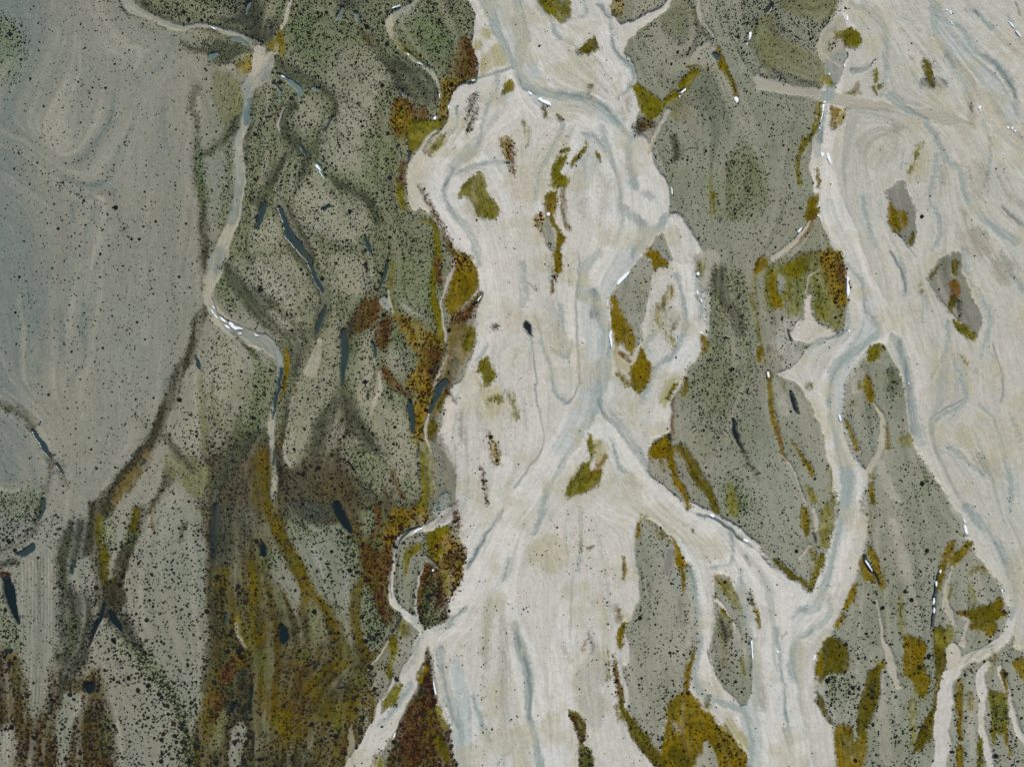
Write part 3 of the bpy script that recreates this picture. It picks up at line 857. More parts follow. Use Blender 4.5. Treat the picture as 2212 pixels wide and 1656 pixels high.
bar P 960,180 1080,170 1100,260 1112,320 1062,420 1042,610 980,590 920,520 900,430 920,320 940,240
yg P 1000,240 1060,210 1082,240 1010,290 985,330 962,420 948,380 958,310
olvs S 1000,400,20 1010,480,20
olvs P 960,720 1040,760 1052,830 1010,920 960,1010 900,1060 890,960 930,850
bar P 960,720 1040,760 1052,830 1010,920 960,1000 905,1050 900,960 930,850
ygs P 930,720 1000,740 1005,800 960,830 930,830
silt S @11 1300,1640,70 @12 1240,20,90 1150,85,70 1080,115,40 970,155,36 920,205,40 885,330,34 872,450,34 885,560,44 930,640,50 1040,715,64 1110,775,80 1060,880,84 1030,980,100 990,1080,110 930,1220,110 880,1330,130 800,1430,160 720,1560,170 640,1700,190
smgr S @11 1310,1600,40 @12 1220,30,40 1120,100,30
silt S 1240,700,90 1180,760,90 1110,800,100
silt S 1110,320,16 1060,420,18 1040,540,18 1030,640,18 1060,720,20
silt S 900,1090,24 850,1160,24 800,1240,24 785,1340,30 740,1450,20
silt S 850,840,10 800,915,12 738,1020,8
water S 1070,110,14 1000,130,24 950,170,22 915,240,12 890,340,8
water S 940,690,18 905,770,14
cool S 1050,860,16 1010,980,24 950,1060,14
cool S 1000,1120,30 900,1290,40 800,1380,20
cool S 1260,730,20 1150,790,16
coold S 1060,830,8 1020,900,8 960,1020,8
waterd S 880,560,6 865,450,8 870,330,8 915,200,8
waterd S 905,1050,8 860,1130,10 800,1230,6
waterd S 950,1330,8 900,1460,12
yg P 1110,140 1240,90 1252,130 1180,200 1150,300 1120,250
dark S 1090,175,10 1092,265,14
waterd S 1115,285,12 1165,350,18 1190,390,8
rmust P 1180,180 1250,140 1300,180 1352,240 1352,300 1322,450 1262,560 1230,590 1200,480 1190,400 1160,330 1150,290
yg S 1200,240,30 1170,300,20
ygs S 1215,430,40 1230,530,40
rust S 1220,350,60 1290,300,70
rustd P 1110,340 1200,430 1232,580 1232,700 1120,752 1060,710 1045,640 1065,480
green P 1075,560 1130,480 1150,600 1200,640 1222,690 1130,750 1070,720
orange S 1105,350,24 1065,480,24 1048,640,20
rustd P 1110,880 1140,1000 1160,1180 1240,1370 1265,1500 1265,1900 800,1900 830,1650 900,1480 960,1330 1040,1130 1050,1060 1095,950
rust P 1000,1250 1120,1200 1180,1400 1150,1600 960,1640 960,1400
must S 1100,1010,50 1060,1080,40
ygs S 1190,1280,50 1230,1390,50
mustd S 1180,1480,80 1230,1600,60
yg P 880,1150 945,1110 932,1200 872,1272 820,1250 840,1190
ygs P 750,1610 800,1580 835,1690 740,1690
tan S 620,1390,10 612,1480,30 610,1560,44 590,1690,60
coold S 1140,930,10 1156,1080,18 1166,1190,10
cool S 1080,1000,20 1060,1060,12
smbr S 1320,20,40 1330,140,34
rust S 1300,20,36 1310,110,30
coolgr S 1520,600,44 1500,760,64 1490,900,64 1500,1030,34
olvs S 1510,600,34 1490,760,50 1480,940,44
coolgr S 1570,600,44 1610,800,64 1600,1000,84 1580,1200,84 1620,1450,64
cool S 1580,10,24 1500,150,24 1420,280,28 1370,380,24
coold S 1590,0,18 1490,160,16 1420,280,18 1368,375,16
cool S 1200,900,64 1230,1150,64 1290,1330,64 1310,1500,74 1312,1690,64
coold S 1215,1000,20 1235,1200,24 1300,1400,24
cool S 1350,640,34 1230,720,24 1130,762,18
coold S 1130,762,8 1270,700,8 1340,640,6
cool S 1640,300,20 1600,450,20
cool S 1400,1200,24 1500,1500,34
smgr S 1160,930,10 1220,880,24
@32
zbar P -20,-40 440,-40 430,80 385,260 325,430 262,530 130,400 -20,285
ygs S 380,-20,70 370,100,84 358,220,60
yg S 350,300,30 320,400,40 270,510,34
must S 232,-10,36 240,80,54 252,155,22
mustd S 40,318,14 130,388,24 200,450,36 262,505,30
sandl S 290,-20,30 310,60,34 302,150,14
musts S 285,260,24 310,350,40 295,420,30
waterd S 298,150,8 304,205,8
sandl S 275,230,20 215,310,14
zbar P 670,-40 1180,-40 1290,150 1332,215 1430,392 1510,485 1530,560 1568,650 1560,760 1480,850 1360,910 1250,960 1900,960 1900,2300 470,2300 465,1658 445,1480 402,1380 345,1260 315,1160 325,1080 335,960 365,880 435,780 495,650 545,520 595,380 625,270 655,150
barlt S 820,60,60 880,300,80 960,560,80
barlt S 700,900,80 740,1300,80 780,1600,80
ygs S 652,10,16 660,120,14
must S 652,240,20 682,310,46 712,400,40 742,505,20
must S 628,340,46 652,420,50 682,470,20
waterd S 626,300,18 650,350,22 690,410,18 722,485,10
sandl S 702,580,18 732,680,20 742,820,24 772,900,50 802,1010,64 842,1140,30
ygs S 850,560,30 880,760,24 900,840,24
must S 570,480,26 540,560,44 512,640,30
must S 500,690,30 462,750,30
mustd P 370,852 420,820 500,860 527,950 512,1040 400,1052 340,1110 320,1060 332,960
must S 345,920,36 325,1050,24
green P 350,1095 420,1060 540,1080 562,1180 480,1240 400,1262 350,1180
rustd S 320,1180,12 345,1250,30
mustd S 340,1230,28 372,1310,24 425,1400,20
must P 440,1390 550,1395 560,1500 620,1420 640,1500 600,1690 470,1690 430,1500
olvs S 520,1480,30 560,1600,30
mustd S 732,985,18 690,1070,84 672,1170,104 640,1290,100 602,1430,60
dveg S 690,1100,26 675,1200,26
ygs S 690,970,20 740,990,20
must P 890,820 1000,830 1032,900 1012,1000 1062,1100 1000,1212 940,1130 880,1030
mustd S 1112,770,60 1112,900,84 1122,1050,64 1102,1200,44 1082,1290,44 1042,1380,64 1010,1470,90 930,1570,24
waterd S 1108,1150,10 1100,1260,12
ygs P 1100,760 1180,740 1212,800 1172,900 1080,850
ygs S 960,1180,40 940,1320,60 930,1500,40
must S 1216,190,18 1182,270,40 1142,345,34 1122,420,30 1102,500,18
must S 1312,210,40 1252,280,60 1202,350,36
waterd S 1112,385,14 1086,500,20 1076,640,26 1070,745,18
sandl S 1206,355,14 1172,450,30 1152,560,44 1182,660,44 1222,745,20
yg S 1192,470,14 1172,570,10
must P 1230,660 1330,640 1420,620 1492,570 1532,580 1522,640 1562,660 1472,710 1482,760 1432,822 1400,770 1320,762 1332,720 1270,690
mustd P 1320,650 1440,620 1470,690 1430,740 1350,740
ygs S 1310,410,12 1380,375,26 1432,415,12
ygs S 1320,480,24 1330,600,40
sandl S 1270,690,20 1302,720,28 1280,790,30 1262,860,44
silt S 1200,900,90 1210,1020,100 1162,1100,84 1152,1250,104 1132,1400,104 1132,1550,104 1100,1700,90
silt S 1590,680,70 1560,770,70 1500,850,74 1400,912,74 1290,955,64 1230,1010,64
silt S 1440,980,40 1382,1060,64 1392,1200,54 1392,1350,44 1412,1500,54 1460,1700,50
silt S 1512,1010,24 1532,1100,44 1572,1250,34 1622,1400,40 1690,1510,44
barlt S 1330,1150,40 1320,1350,60 1330,1550,70
must S 1240,1095,20 1236,1220,36 1241,1340,28 1241,1490,24
must S 1236,1550,56 1262,1690,40
ygs S 1300,1190,30 1312,1280,28
yg P 1425,1180 1530,1180 1562,1280 1542,1400 1480,1450 1452,1510 1450,1300
green P 1470,1240 1540,1240 1540,1360 1480,1400
ygs S 1462,950,18 1450,1080,14
rust S 1472,940,26 1490,960,14
must P 1600,970 1690,960 1690,1140 1622,1050
must S 1532,1060,26 1542,1180,18
must S 1530,1380,18 1570,1570,26
yg S 1372,1490,26 1372,1700,40
coolgr S 1470,1080,20 1490,1160,20
cool S 1290,-20,60 1382,80,54 1452,150,44 1542,320,54 1592,460,54 1612,600,34 1585,700,40
coold S 1480,200,14 1560,380,20 1600,500,14
coold S 1290,980,14 1360,910,20 1450,880,18
waterd S 1316,1025,14 1325,1045,8
cool S 480,40,44 460,140,40 340,600,60 220,640,40 160,690,24
cool S 410,560,20 400,700,44 290,780,44 200,830,40 160,960,44 170,1100,34
coold S 300,780,20 220,830,14
cool S 60,760,30 90,1000,24 110,1200,24 160,1500,24
coold S 100,1040,8 118,1200,8 140,1380,8
smudge S 110,1420,20 140,1500,26
smudge S 110,800,12 125,780,8
ygs S 405,480,14 415,488,10
@02
denser P 0,250 120,180 400,120 400,0 0,0
furr P 110,390 180,320 260,300 340,250 392,200 398,420 392,650 372,820 330,1000 285,1100 262,1300 200,1335 180,1100 150,900 120,700
darkp P 400,120 610,60 600,260 480,330 440,480 600,570 560,850 500,1000 390,1120 395,700
bedg P 380,1080 520,1050 560,1150 420,1180
furr P 50,1400 90,1420 92,1560 60,1670 0,1670 0,1420
green P -40,480 60,600 110,760 120,900 -40,900
palest S 385,230,20 380,380,20 375,600,16
palest S 215,320,24 225,500,30 235,700,24 245,900,20
water S 205,225,46 150,262,44 100,290,24
waterd S 20,420,60 50,520,80 82,640,60 110,730,26
dark S 0,340,30 100,330,14
rust S 10,395,30 60,395,24
dark S 410,150,36 400,300,36 410,490,44
dark S 445,180,60 455,300,60
water S 470,330,26 455,390,24
palelo P 500,330 562,285 592,380 602,480 572,562 500,540 458,480
darkp P 400,490 560,560 610,700 560,850 500,1000 400,1100 390,800
green S 430,680,44 480,790,60 440,880,40
bedlo P -60,900 120,950 180,1150 210,1345 290,1250 340,1050 385,900 395,1150 360,1400 360,1900 100,1900 92,1420 -60,1390
orange S 60,950,20 110,930,14
dveg S 645,-20,130 625,100,80 612,250,70 640,380,110 690,480,170 710,570,200 690,640,120
mustd S 640,60,50 660,260,60 700,450,90
dveg S 900,20,100 862,150,84 800,300,94 760,420,104 720,530,120
green S 850,60,60 830,200,50
mustd S 880,0,40 850,120,40
orange S 992,-20,14 992,100,14 985,210,10
green P 660,60 740,60 740,180 690,260 650,180
pale S 720,330,26 722,420,24
pale S 680,190,20 700,120,24
palelo P 1010,-20 1280,-20 1320,150 1332,350 1322,500 1337,700 1352,880 1310,1150 1290,1300 1230,1450 1190,1380 1130,1190 1060,1080 960,900 880,740 835,600 850,350 870,240 960,180 1000,120
palelo P 690,720 770,830 840,940 900,1040 980,1160 1070,1290 1122,1400 1130,1900 730,1900 722,1400 700,1250 650,1000 640,850
dark S 1200,90,24 1160,200,16
green S 790,770,80 870,870,94 950,980,94 1050,1100,94 1130,1220,94 1182,1340,94 1202,1500,80 1200,1660,80
darkp P 690,620 830,680 900,820 925,920 800,830 720,740
waterd P 700,640 742,650 782,740 800,795 760,772 708,695
dline S 840,680,40 920,860,40 1000,970,40 1080,1070,40 1180,1190,40
dline S 780,850,40 860,960,44 950,1080,50 1040,1200,60 1090,1300,50 1140,1420,60 1140,1600,60
waterd S 672,605,24 640,700,38 600,800,30 568,895,14
dark S 560,920,40 500,1040,30
waterd S 1390,-30,50 1385,100,50 1370,230,44 1366,340,24
dveg S 1360,330,54 1352,500,54 1372,700,60 1372,850,60 1350,1010,60 1325,1160,44
darkp P 1380,-20 1660,-20 1640,180 1520,340 1400,340
bedlo P 540,1050 640,1020 680,1180 725,1400 725,1900 420,1900 480,1400 530,1250
green S 700,1330,50 690,1500,60
palelo P 430,1180 522,1190 520,1260 480,1330 440,1500 400,1590 370,1450 380,1300
waterd P 545,1105 600,1105 608,1150 580,1185 548,1175
waterd S 335,1230,20 310,1320,20
dark S 400,1100,40 380,1250,24
mbed S 1470,400,60 1492,500,60 1512,650,60 1545,770,26
palst S 1532,730,24 1562,830,28 1592,885,12
ygs S 1540,690,40 1590,860,40
water S 1452,660,20 1458,740,18
mbed S 1640,360,80 1640,700,60
rust S 1540,980,90 1450,1080,80
rust S 1400,1200,80 1400,1350,60
olive S 1440,1330,70 1400,1520,80
palelo P 1520,1385 1582,1378 1592,1450 1562,1600 1545,1800 1470,1800 1490,1530
waterd S 1520,1255,36 1490,1310,22
waterd S 1622,1140,20 1618,1320,18
waterd S 1640,1440,16 1640,1600,16
"""
# ------------------------------------------------------------------ single things traced from the survey
# larger plants: x, y, radius in tile pixels
BIG_SHRUBS = [
 ('02', "875,860,17 914,868,13 843,931,11 906,1021,10 968,1080,15 990,1088,12 1030,1180,16 1050,1200,12 1083,1255,15 1092,1310,13 1130,1370,13 1135,1450,14 1145,1490,12 1066,1035,11 1130,1110,12 985,925,10 840,690,10 972,574,10 994,613,9 1116,438,8 1160,110,9 1268,195,8 1180,788,7 1018,838,8 1302,678,8 885,662,9 657,1500,12 585,1485,11 735,1532,10 833,1122,8 398,430,9 400,500,9 430,205,9 247,300,10 1052,1322,9 1225,1170,9"),
 ('12', "910,290,13 880,330,12 850,390,12 740,640,10 905,235,11 490,260,11 560,250,10 900,400,10 640,360,10 780,245,10 1150,480,12 1130,540,12 1095,610,11 1160,620,10 1190,590,11 1240,300,12 1275,350,11"),
 ('01', "127,138,9 665,598,8 465,622,8 316,900,9 627,1376,9 747,1370,8 878,1026,8 995,920,8 1160,137,9 1070,1215,9 102,368,8 880,930,8"),
 ('00', "283,688,8 853,1548,9 903,1548,9 930,1467,8 378,1480,9 684,570,8 195,508,8 1205,1448,8"),
 ('11', "1000,940,12 1070,940,11 850,885,11 990,1060,10 900,1110,11 570,1170,11 690,1110,10 780,1255,11 870,1455,11 490,1440,12 590,1390,11 510,1510,11 880,770,10"),
 ('22', "925,922,7 396,1335,13 410,1370,11 455,1490,12 453,1580,13 500,1590,12 450,1630,12 1115,1555,9 1455,1578,11 870,1430,8"),
 ('32', "408,1255,10 380,1170,10 495,1055,9 480,1080,8 525,1120,8 1055,1360,9 680,1210,12"),
 ('31', "330,200,9 420,130,9 460,230,10 440,400,9 1345,0,6"),
]
SHRUB_ZONES = [
 ("fork", (195, 1290, 420, 1640)),
 ("westbar", (270, 1100, 450, 1660)),
 ("cornerbed", (0, 1100, 270, 1660)),
 ("plain", (0, 0, 330, 1100)),
 ("channelside", (330, 0, 520, 1100)),
 ("brownbed", (440, 1080, 780, 1660)),
 ("redbank", (780, 550, 1010, 1660)),
 ("lensbars", (520, 550, 780, 1080)),
 ("northflats", (520, 0, 1020, 550)),
 ("centre", (1010, 550, 1450, 1660)),
 ("northmoss", (1010, 0, 1450, 550)),
 ("eastgap", (1450, 0, 1900, 640)),
 ("eastmoss", (1630, 520, 1830, 740)),
 ("eastfield", (1450, 640, 1830, 1260)),
 ("southeast", (1450, 740, 2212, 1660)),
]
SHRUB_LABELS = {
 "fork": ("big dark shrub in the rows edging the forked grey-green band, bottom left", "shrubs edging the forked band"),
 "westbar": ("large dark shrub on or beside the long pale gravel lens at lower left", "shrubs of the lower left gravel lens"),
 "cornerbed": ("large dark shrub among the scraped strips and brown growth, bottom left corner", "shrubs of the bottom left corner"),
 "plain": ("large lone dark shrub standing on the open grey plain at far left", "shrubs of the open grey plain"),
 "channelside": ("large dark shrub beside the long grey western channel", "shrubs beside the western channel"),
 "brownbed": ("large dark shrub in the brown and mustard vegetation bed, bottom centre left", "shrubs of the brown bed"),
 "redbank": ("maroon shrub on the rusty and mustard bank left of the pale central riverbed", "shrubs of the rusty bank"),
 "lensbars": ("large dark shrub on the olive-edged gravel lenses between western channel and rusty bank", "shrubs of the gravel lenses"),
 "northflats": ("large dark shrub on the olive flats at top centre left", "shrubs of the upper olive flats"),
 "centre": ("large dark shrub on a mossy island inside the pale central riverbed", "shrubs of the central islands"),
 "northmoss": ("large dark shrub on a moss patch in the upper pale riverbed", "shrubs of the upper moss patches"),
 "eastgap": ("large dark shrub on the grey flats between central and eastern riverbeds, upper part", "shrubs of the upper grey flats"),
 "eastmoss": ("large dark shrub in the bright mustard patch beside the eastern channel", "shrubs of the mustard patch"),
 "eastfield": ("large dark shrub on the grey-green field between the two pale riverbeds", "shrubs of the grey-green field"),
 "southeast": ("large dark shrub on grey bars or moss right of the eastern channel", "shrubs of the lower right bars"),
 "bars": ("large dark shrub on the pale silt at far right", "shrubs of the right silt"),
}
# leftover ice: tile, outline, label
ICE = [
 ('20', "170,640 183,628 192,640 205,645 222,648 240,655 252,672 250,682 215,668 190,657", "long jagged white ice strip under the bend of the upper central riverbed"),
 ('20', "104,584 115,590 128,598 130,612 122,613 108,603", "small white ice wedge up-left of the jagged strip at the upper bend"),
 ('20', "1538,212 1550,208 1552,225 1545,250 1536,262 1533,235", "tall white ice sliver beside the olive patch at upper right of centre"),
 ('20', "1520,280 1526,277 1525,290 1520,291", "white ice fleck just below the tall sliver, upper right of centre"),
 ('20', "1092,603 1104,588 1122,572 1127,582 1115,596 1100,606", "slanting white ice lens at the end of the yellow-green moss arm"),
 ('20', "1082,624 1088,620 1087,633 1082,634", "white ice crumb at the lower left tip of the slanting ice lens"),
 ('20', "1440,634 1450,627 1461,633 1466,650 1456,670 1449,660 1440,648", "rounded white ice lump at the foot of the ochre moss strip"),
 ('20', "226,1382 236,1375 246,1381 245,1394 234,1399 226,1392", "white ice lump wedged between two mustard moss patches in mid riverbed"),
 ('20', "1030,1215 1036,1222 1040,1248 1036,1268 1032,1250", "thin white ice sliver on the right edge of the central riverbed"),
 ('21', "683,168 700,150 725,130 745,112 762,102 755,118 738,142 715,165 695,185 684,194", "large white ice wedge at the head of the shrubby grey island, centre"),
 ('21', "612,330 618,300 622,280 625,282 622,308 616,332", "thin upright white ice line above the mustard moss, centre"),
 ('21', "630,525 636,495 644,490 642,520 649,545 650,580 644,596 638,560", "frayed white ice strip along the left edge of the mustard moss, centre"),
 ('21', "1195,112 1206,106 1214,114 1213,128 1200,128", "blocky white ice lump high on the right arm of the central riverbed"),
 ('21', "1198,232 1206,228 1211,242 1206,256 1200,248", "white ice lump beside dark water on the right arm, central riverbed"),
 ('21', "1221,282 1228,278 1238,300 1233,305", "thin white ice splinter below the dark water on the right arm"),
 ('21', "1222,505 1224,495 1234,496 1231,508", "small white ice chip above the round mustard spot, right of centre"),
 ('21', "1652,755 1660,750 1668,770 1670,785 1661,792 1654,775", "white ice patch at the left end of the pale eastern fan"),
 ('01', "1361,352 1366,352 1380,370 1392,385 1404,402 1406,408 1396,402 1380,380", "thin white ice line on the lower bank of the western stream bend"),
 ('01', "1420,395 1428,398 1446,410 1463,426 1464,432 1446,430 1430,415", "white ice lens in mid bed at the western stream bend"),
 ('01', "1449,450 1460,450 1470,455 1484,472 1478,473 1462,465", "pointed white ice wedge on the lower bank of the western stream bend"),
 ('01', "1478,433 1492,432 1505,440 1512,455 1532,460 1555,468 1570,474 1566,479 1545,477 1536,480 1520,482 1506,470 1490,455", "largest frayed white ice sheet at the western stream bend"),
 ('01', "1366,325 1374,326 1386,338 1388,342 1378,340", "small white ice crumb at the head of the western stream bend"),
 ('01', "1540,502 1552,500 1562,503 1558,509 1545,509", "faint white ice crumbs below the frayed sheet, western stream"),
 ('01', "1638,505 1650,508 1664,514 1678,520 1664,521 1655,524 1648,512", "jagged white ice strip on the upper bank, western stream"),
 ('10', "385,1066 394,1064 404,1078 420,1102 410,1104 392,1088 384,1078", "white ice lens at the lower fork of the olive channels, upper left"),
 ('10', "158,487 168,484 185,494 183,500 170,497", "pale ice glint on the teal pool under the western stream junction"),
 ('10', "1148,770 1156,755 1165,760 1167,772 1155,778", "white ice lump at the lower end of the hooked grey stream"),
 ('10', "1184,612 1189,608 1192,630 1188,640", "thin ice sliver on the lower hooked grey stream, upper left of centre"),
 ('10', "1042,402 1055,404 1072,412 1078,420 1064,416 1046,410", "ice strip in the middle of the hooked grey stream"),
 ('10', "978,342 986,344 990,360 982,354", "small ice chip on the left bank of the hooked grey stream"),
 ('10', "880,62 884,52 906,44 932,36 935,42 910,50 892,58", "ice strip along the top bend of the hooked grey stream"),
 ('10', "1396,520 1410,517 1418,522 1408,528 1398,526", "ice chip on the dark bank below the red-brown scrub"),
 ('10', "1242,690 1248,680 1249,700 1244,708", "upright ice sliver on the left margin of the upper central riverbed"),
 ('30', "510,125 518,100 524,100 524,120 514,136", "white ice sliver above the yellow moss block, upper right"),
 ('30', "394,474 400,470 407,474 404,483 396,481", "round white ice dot on the grey swirl bar, upper right"),
 ('30', "497,415 502,412 504,432 499,436", "short white ice dash on the right edge of the grey swirl bar"),
 ('30', "364,655 372,650 380,654 378,662 368,663", "round white ice lump lying on the dirt track"),
 ('30', "356,676 368,674 364,690 362,715 356,750 348,778 342,790 346,765 352,730 354,700", "long white ice strip on the channel bank just below the dirt track"),
 ('30', "346,978 352,985 368,990 366,1000 352,1020 346,1000", "left white ice lump of the pair in the eastern channel"),
 ('30', "386,994 394,990 404,1010 411,1030 410,1060 398,1042 388,1020", "right and longer white ice wedge of the pair in the eastern channel"),
 ('30', "336,822 342,820 341,834 335,832", "white ice chip at the left bank of the channel between track and ice pair"),
 ('30', "190,1497 198,1490 214,1475 222,1468 212,1490 198,1508", "white ice slash beside the orange moss arm, upper right"),
 ('30', "318,1392 326,1388 327,1396 320,1400", "white ice dot at the channel edge by the mustard patch"),
 ('30', "515,684 520,682 523,686 518,690", "tiny white ice dot on the middle of the dirt track"),
 ('31', "513,145 520,135 524,150 518,160 522,185 530,215 530,240 520,262 516,278 511,230", "large white ice sheet against the rusty patch beside the eastern channel"),
 ('31', "522,490 530,480 536,484 532,495", "white ice chip in the dark thread below the rusty patch, east"),
 ('31', "461,1033 470,1036 480,1060 476,1076 466,1060", "white ice sliver on the right bank of the eastern channel, halfway down"),
 ('31', "914,826 920,822 924,830 918,833", "white ice dot in the wide grey channel at right"),
 ('22', "1282,26 1298,22 1316,34 1310,42 1292,36", "white ice flakes at the right bank of the lower fork"),
 ('22', "1500,186 1514,182 1536,196 1530,204 1510,196", "white ice flakes farther down the right bank of the lower fork"),
 ('22', "1550,850 1558,842 1562,900 1566,950 1558,952 1553,900", "long thin white ice ribbon beside the striped lens, lower right of centre"),
 ('32', "1264,55 1272,52 1278,68 1270,76", "upper white ice lump of the pair at the far right channel"),
 ('32', "1268,98 1280,94 1288,115 1293,140 1284,150 1274,130", "lower larger ice lump of the pair at the far right channel"),
 ('32', "1510,510 1517,506 1519,525 1513,530", "white ice dash at the sharp corner of the far right bar"),
 ('32', "296,968 304,945 312,935 315,942 306,960 300,973", "slanted ice streak by the mustard shore, lower right"),
 ('32', "60,910 68,906 75,914 68,922", "small white ice dot in the silt at lower right of centre"),
 ('32', "632,318 640,322 660,352 678,385 672,388 650,356 636,334", "slender ice strip in the dark groove beside the eastern channel, bottom right"),
 ('32', "1072,600 1078,570 1086,565 1088,590 1080,610", "upper ice flakes in the dark mossy groove, bottom right"),
 ('32', "1070,650 1076,625 1085,640 1080,662", "lower ice flakes in the dark mossy groove, bottom right"),
 ('32', "1112,395 1120,380 1126,384 1120,404", "highest ice flake in the dark mossy groove, bottom right"),
 ('32', "1086,470 1094,452 1100,470 1092,490", "second ice flake down the dark mossy groove, bottom right"),
 ('12', "1140,381 1146,374 1153,379 1149,387 1142,388", "white dot of ice on the dark rust island, lower centre left"),
 ('12', "1020,136 1040,120 1075,108 1078,113 1050,124 1028,142", "thin white ice ribbon on the upper bank of the rust-edged stream"),
 ('12', "1146,1100 1152,1100 1160,1140 1168,1180 1162,1186 1152,1140", "ice streak in the dark groove left of the main silt, bottom"),
 ('12', "895,1440 903,1432 900,1455 888,1475", "small ice streak on the right shore of the slanting silt arm, bottom"),
 ('11', "1434,290 1446,274 1456,262 1458,268 1446,285 1438,297", "ice chip in the dark notch at the mustard moss corner"),
 ('30', "1158,56 1166,54 1170,62 1163,67 1157,62", "first white ice block of the scatter at upper right corner"),
 ('30', "1182,66 1190,64 1194,74 1186,82 1181,74", "middle white ice block of the scatter at upper right corner"),
 ('30', "1188,80 1198,80 1200,88 1192,90", "lowest white ice block of the scatter at upper right corner"),
 ('30', "1192,134 1200,132 1202,139 1194,141", "upper white ice block of the small pair below the corner scatter"),
 ('30', "1196,146 1205,144 1207,150 1198,151", "lower white ice block of the small pair below the corner scatter"),
 ('30', "1368,690 1378,680 1386,690 1382,704 1372,708", "white ice clump at the right end of the dirt track"),
 ('30', "1376,712 1386,708 1388,718 1380,722", "white ice bit just below the clump at the track's right end"),
 ('30', "1554,820 1564,816 1568,826 1558,832", "left ice block of the trio at the right edge"),
 ('30', "1580,826 1592,820 1596,832 1586,838", "middle ice block of the trio at the right edge"),
 ('30', "1600,842 1612,838 1614,848 1604,852", "right ice block of the trio at the right edge"),
 ('30', "1565,135 1580,140 1604,170 1598,174 1580,158", "large pale ice smear in the upper right corner channel"),
 ('30', "1610,196 1620,198 1648,232 1642,238 1624,216", "thin pale ice streak below the smear in the upper right corner"),
 ('00', "1366,172 1374,174 1396,188 1390,192 1376,184", "thin ice sliver on the top left curved stream"),
]
POSTS = [('00', 740, 642), ('00', 735, 709), ('00', 710, 901), ('00', 700, 971), ('00', 660, 1251), ('00', 650, 1332),
         ('00', 649, 1407), ('00', 640, 1441), ('00', 626, 1556), ('01', 615, 65), ('01', 597, 231), ('01', 575, 408),
         ('01', 571, 492), ('01', 546, 662), ('01', 585, 882), ('01', 540, 940), ('01', 487, 1176), ('01', 503, 1286), ('00', 794, 815)]
# ------------------------------------------------------------------ ground grid and fields
STEP = W_U / 1536.0
GX0, GX1, GY0, GY1 = -190.0, W_U + 190.0, -150.0, H_U + 150.0
NX = int((GX1 - GX0) / STEP) + 1
NY = int((GY1 - GY0) / STEP) + 1
gx = (GX0 + np.arange(NX) * STEP).astype(np.float32)
gy = (GY0 + np.arange(NY) * STEP).astype(np.float32)

def noise(cell_u, seed, ny=NY, nx=NX, step=STEP):
    """smooth value noise on the grid, feature size cell_u units, range about 0..1"""
    r = np.random.default_rng(seed)
    fy = np.arange(ny, dtype=np.float32) * (step / cell_u)
    fx = np.arange(nx, dtype=np.float32) * (step / cell_u)
    g = r.random((int(fy[-1]) + 3, int(fx[-1]) + 3), dtype=np.float32)
    iy = fy.astype(np.int32); ix = fx.astype(np.int32)
    ty = fy - iy; tx = fx - ix
    ty = ty * ty * (3 - 2 * ty); tx = tx * tx * (3 - 2 * tx)
    rows = g[iy] * (1 - ty)[:, None] + g[iy + 1] * ty[:, None]
    return rows[:, ix] * (1 - tx) + rows[:, ix + 1] * tx

def fbm(cell, seed, octs=4, gain=0.55):
    a, tot, out = 1.0, 0.0, 0.0
    for o in range(octs):
        out = out + a * noise(cell / 2 ** o, seed + o * 17)
        tot += a; a *= gain
    return out / tot

XW = gx[None, :] + 7.0 * (noise(42, 1) - .5) + 4.2 * (noise(15, 3) - .5) + 2.0 * (noise(5.5, 5) - .5)
YW = gy[:, None] + 7.0 * (noise(42, 2) - .5) + 4.2 * (noise(15, 4) - .5) + 2.0 * (noise(5.5, 6) - .5)
XW = XW.astype(np.float32); YW = YW.astype(np.float32)

def parse(tile, pts):
    out = []
    w = 10.0
    def setT(t):
        if t == 'o':
            return 0.0, 0.0, 1.0
        c, r = int(t[0]), int(t[1])
        return 553.0 * c, 551.9 * r, 0.33353
    ox, oy, k = setT(tile)
    for tok in pts.split():
        if tok[0] == '@':
            ox, oy, k = setT(tok[1:]); continue
        v = [float(q) for q in tok.split(',')]
        if len(v) > 2: w = v[2] * k
        out.append((ox + v[0] * k, oy + v[1] * k, w))
    return np.array(out, np.float32)

def spline(p, closed, n=4):
    m = len(p)
    if m < 3:
        return p
    if closed:
        q = np.concatenate([p[-1:], p, p[:2]])
        segs = m
    else:
        q = np.concatenate([2 * p[:1] - p[1:2], p, 2 * p[-1:] - p[-2:-1]])
        segs = m - 1
    t = (np.arange(n, dtype=np.float32) / n)[:, None]
    out = []
    for i in range(segs):
        p0, p1, p2, p3 = q[i], q[i + 1], q[i + 2], q[i + 3]
        out.append(0.5 * (2 * p1 + (p2 - p0) * t + (2 * p0 - 5 * p1 + 4 * p2 - p3) * t ** 2
                          + (3 * p1 - p0 - 3 * p2 + p3) * t ** 3))
    out = np.concatenate(out)
    if not closed:
        out = np.concatenate([out, p[-1:]])
    out[:, 2] = np.maximum(out[:, 2], 0.5)
    return out

def box(x0, y0, x1, y1):
    i0 = max(0, int((x0 - GX0) / STEP)); i1 = min(NX, int((x1 - GX0) / STEP) + 2)
    j0 = max(0, int((y0 - GY0) / STEP)); j1 = min(NY, int((y1 - GY0) / STEP) + 2)
    return j0, j1, i0, i1

def seg_d(ax, ay, bx, by, px, py):
    dx, dy = bx - ax, by - ay
    L = dx * dx + dy * dy + 1e-6
    t = np.clip(((px - ax) * dx + (py - ay) * dy) / L, 0, 1)
    return np.hypot(px - (ax + t * dx), py - (ay + t * dy)), t

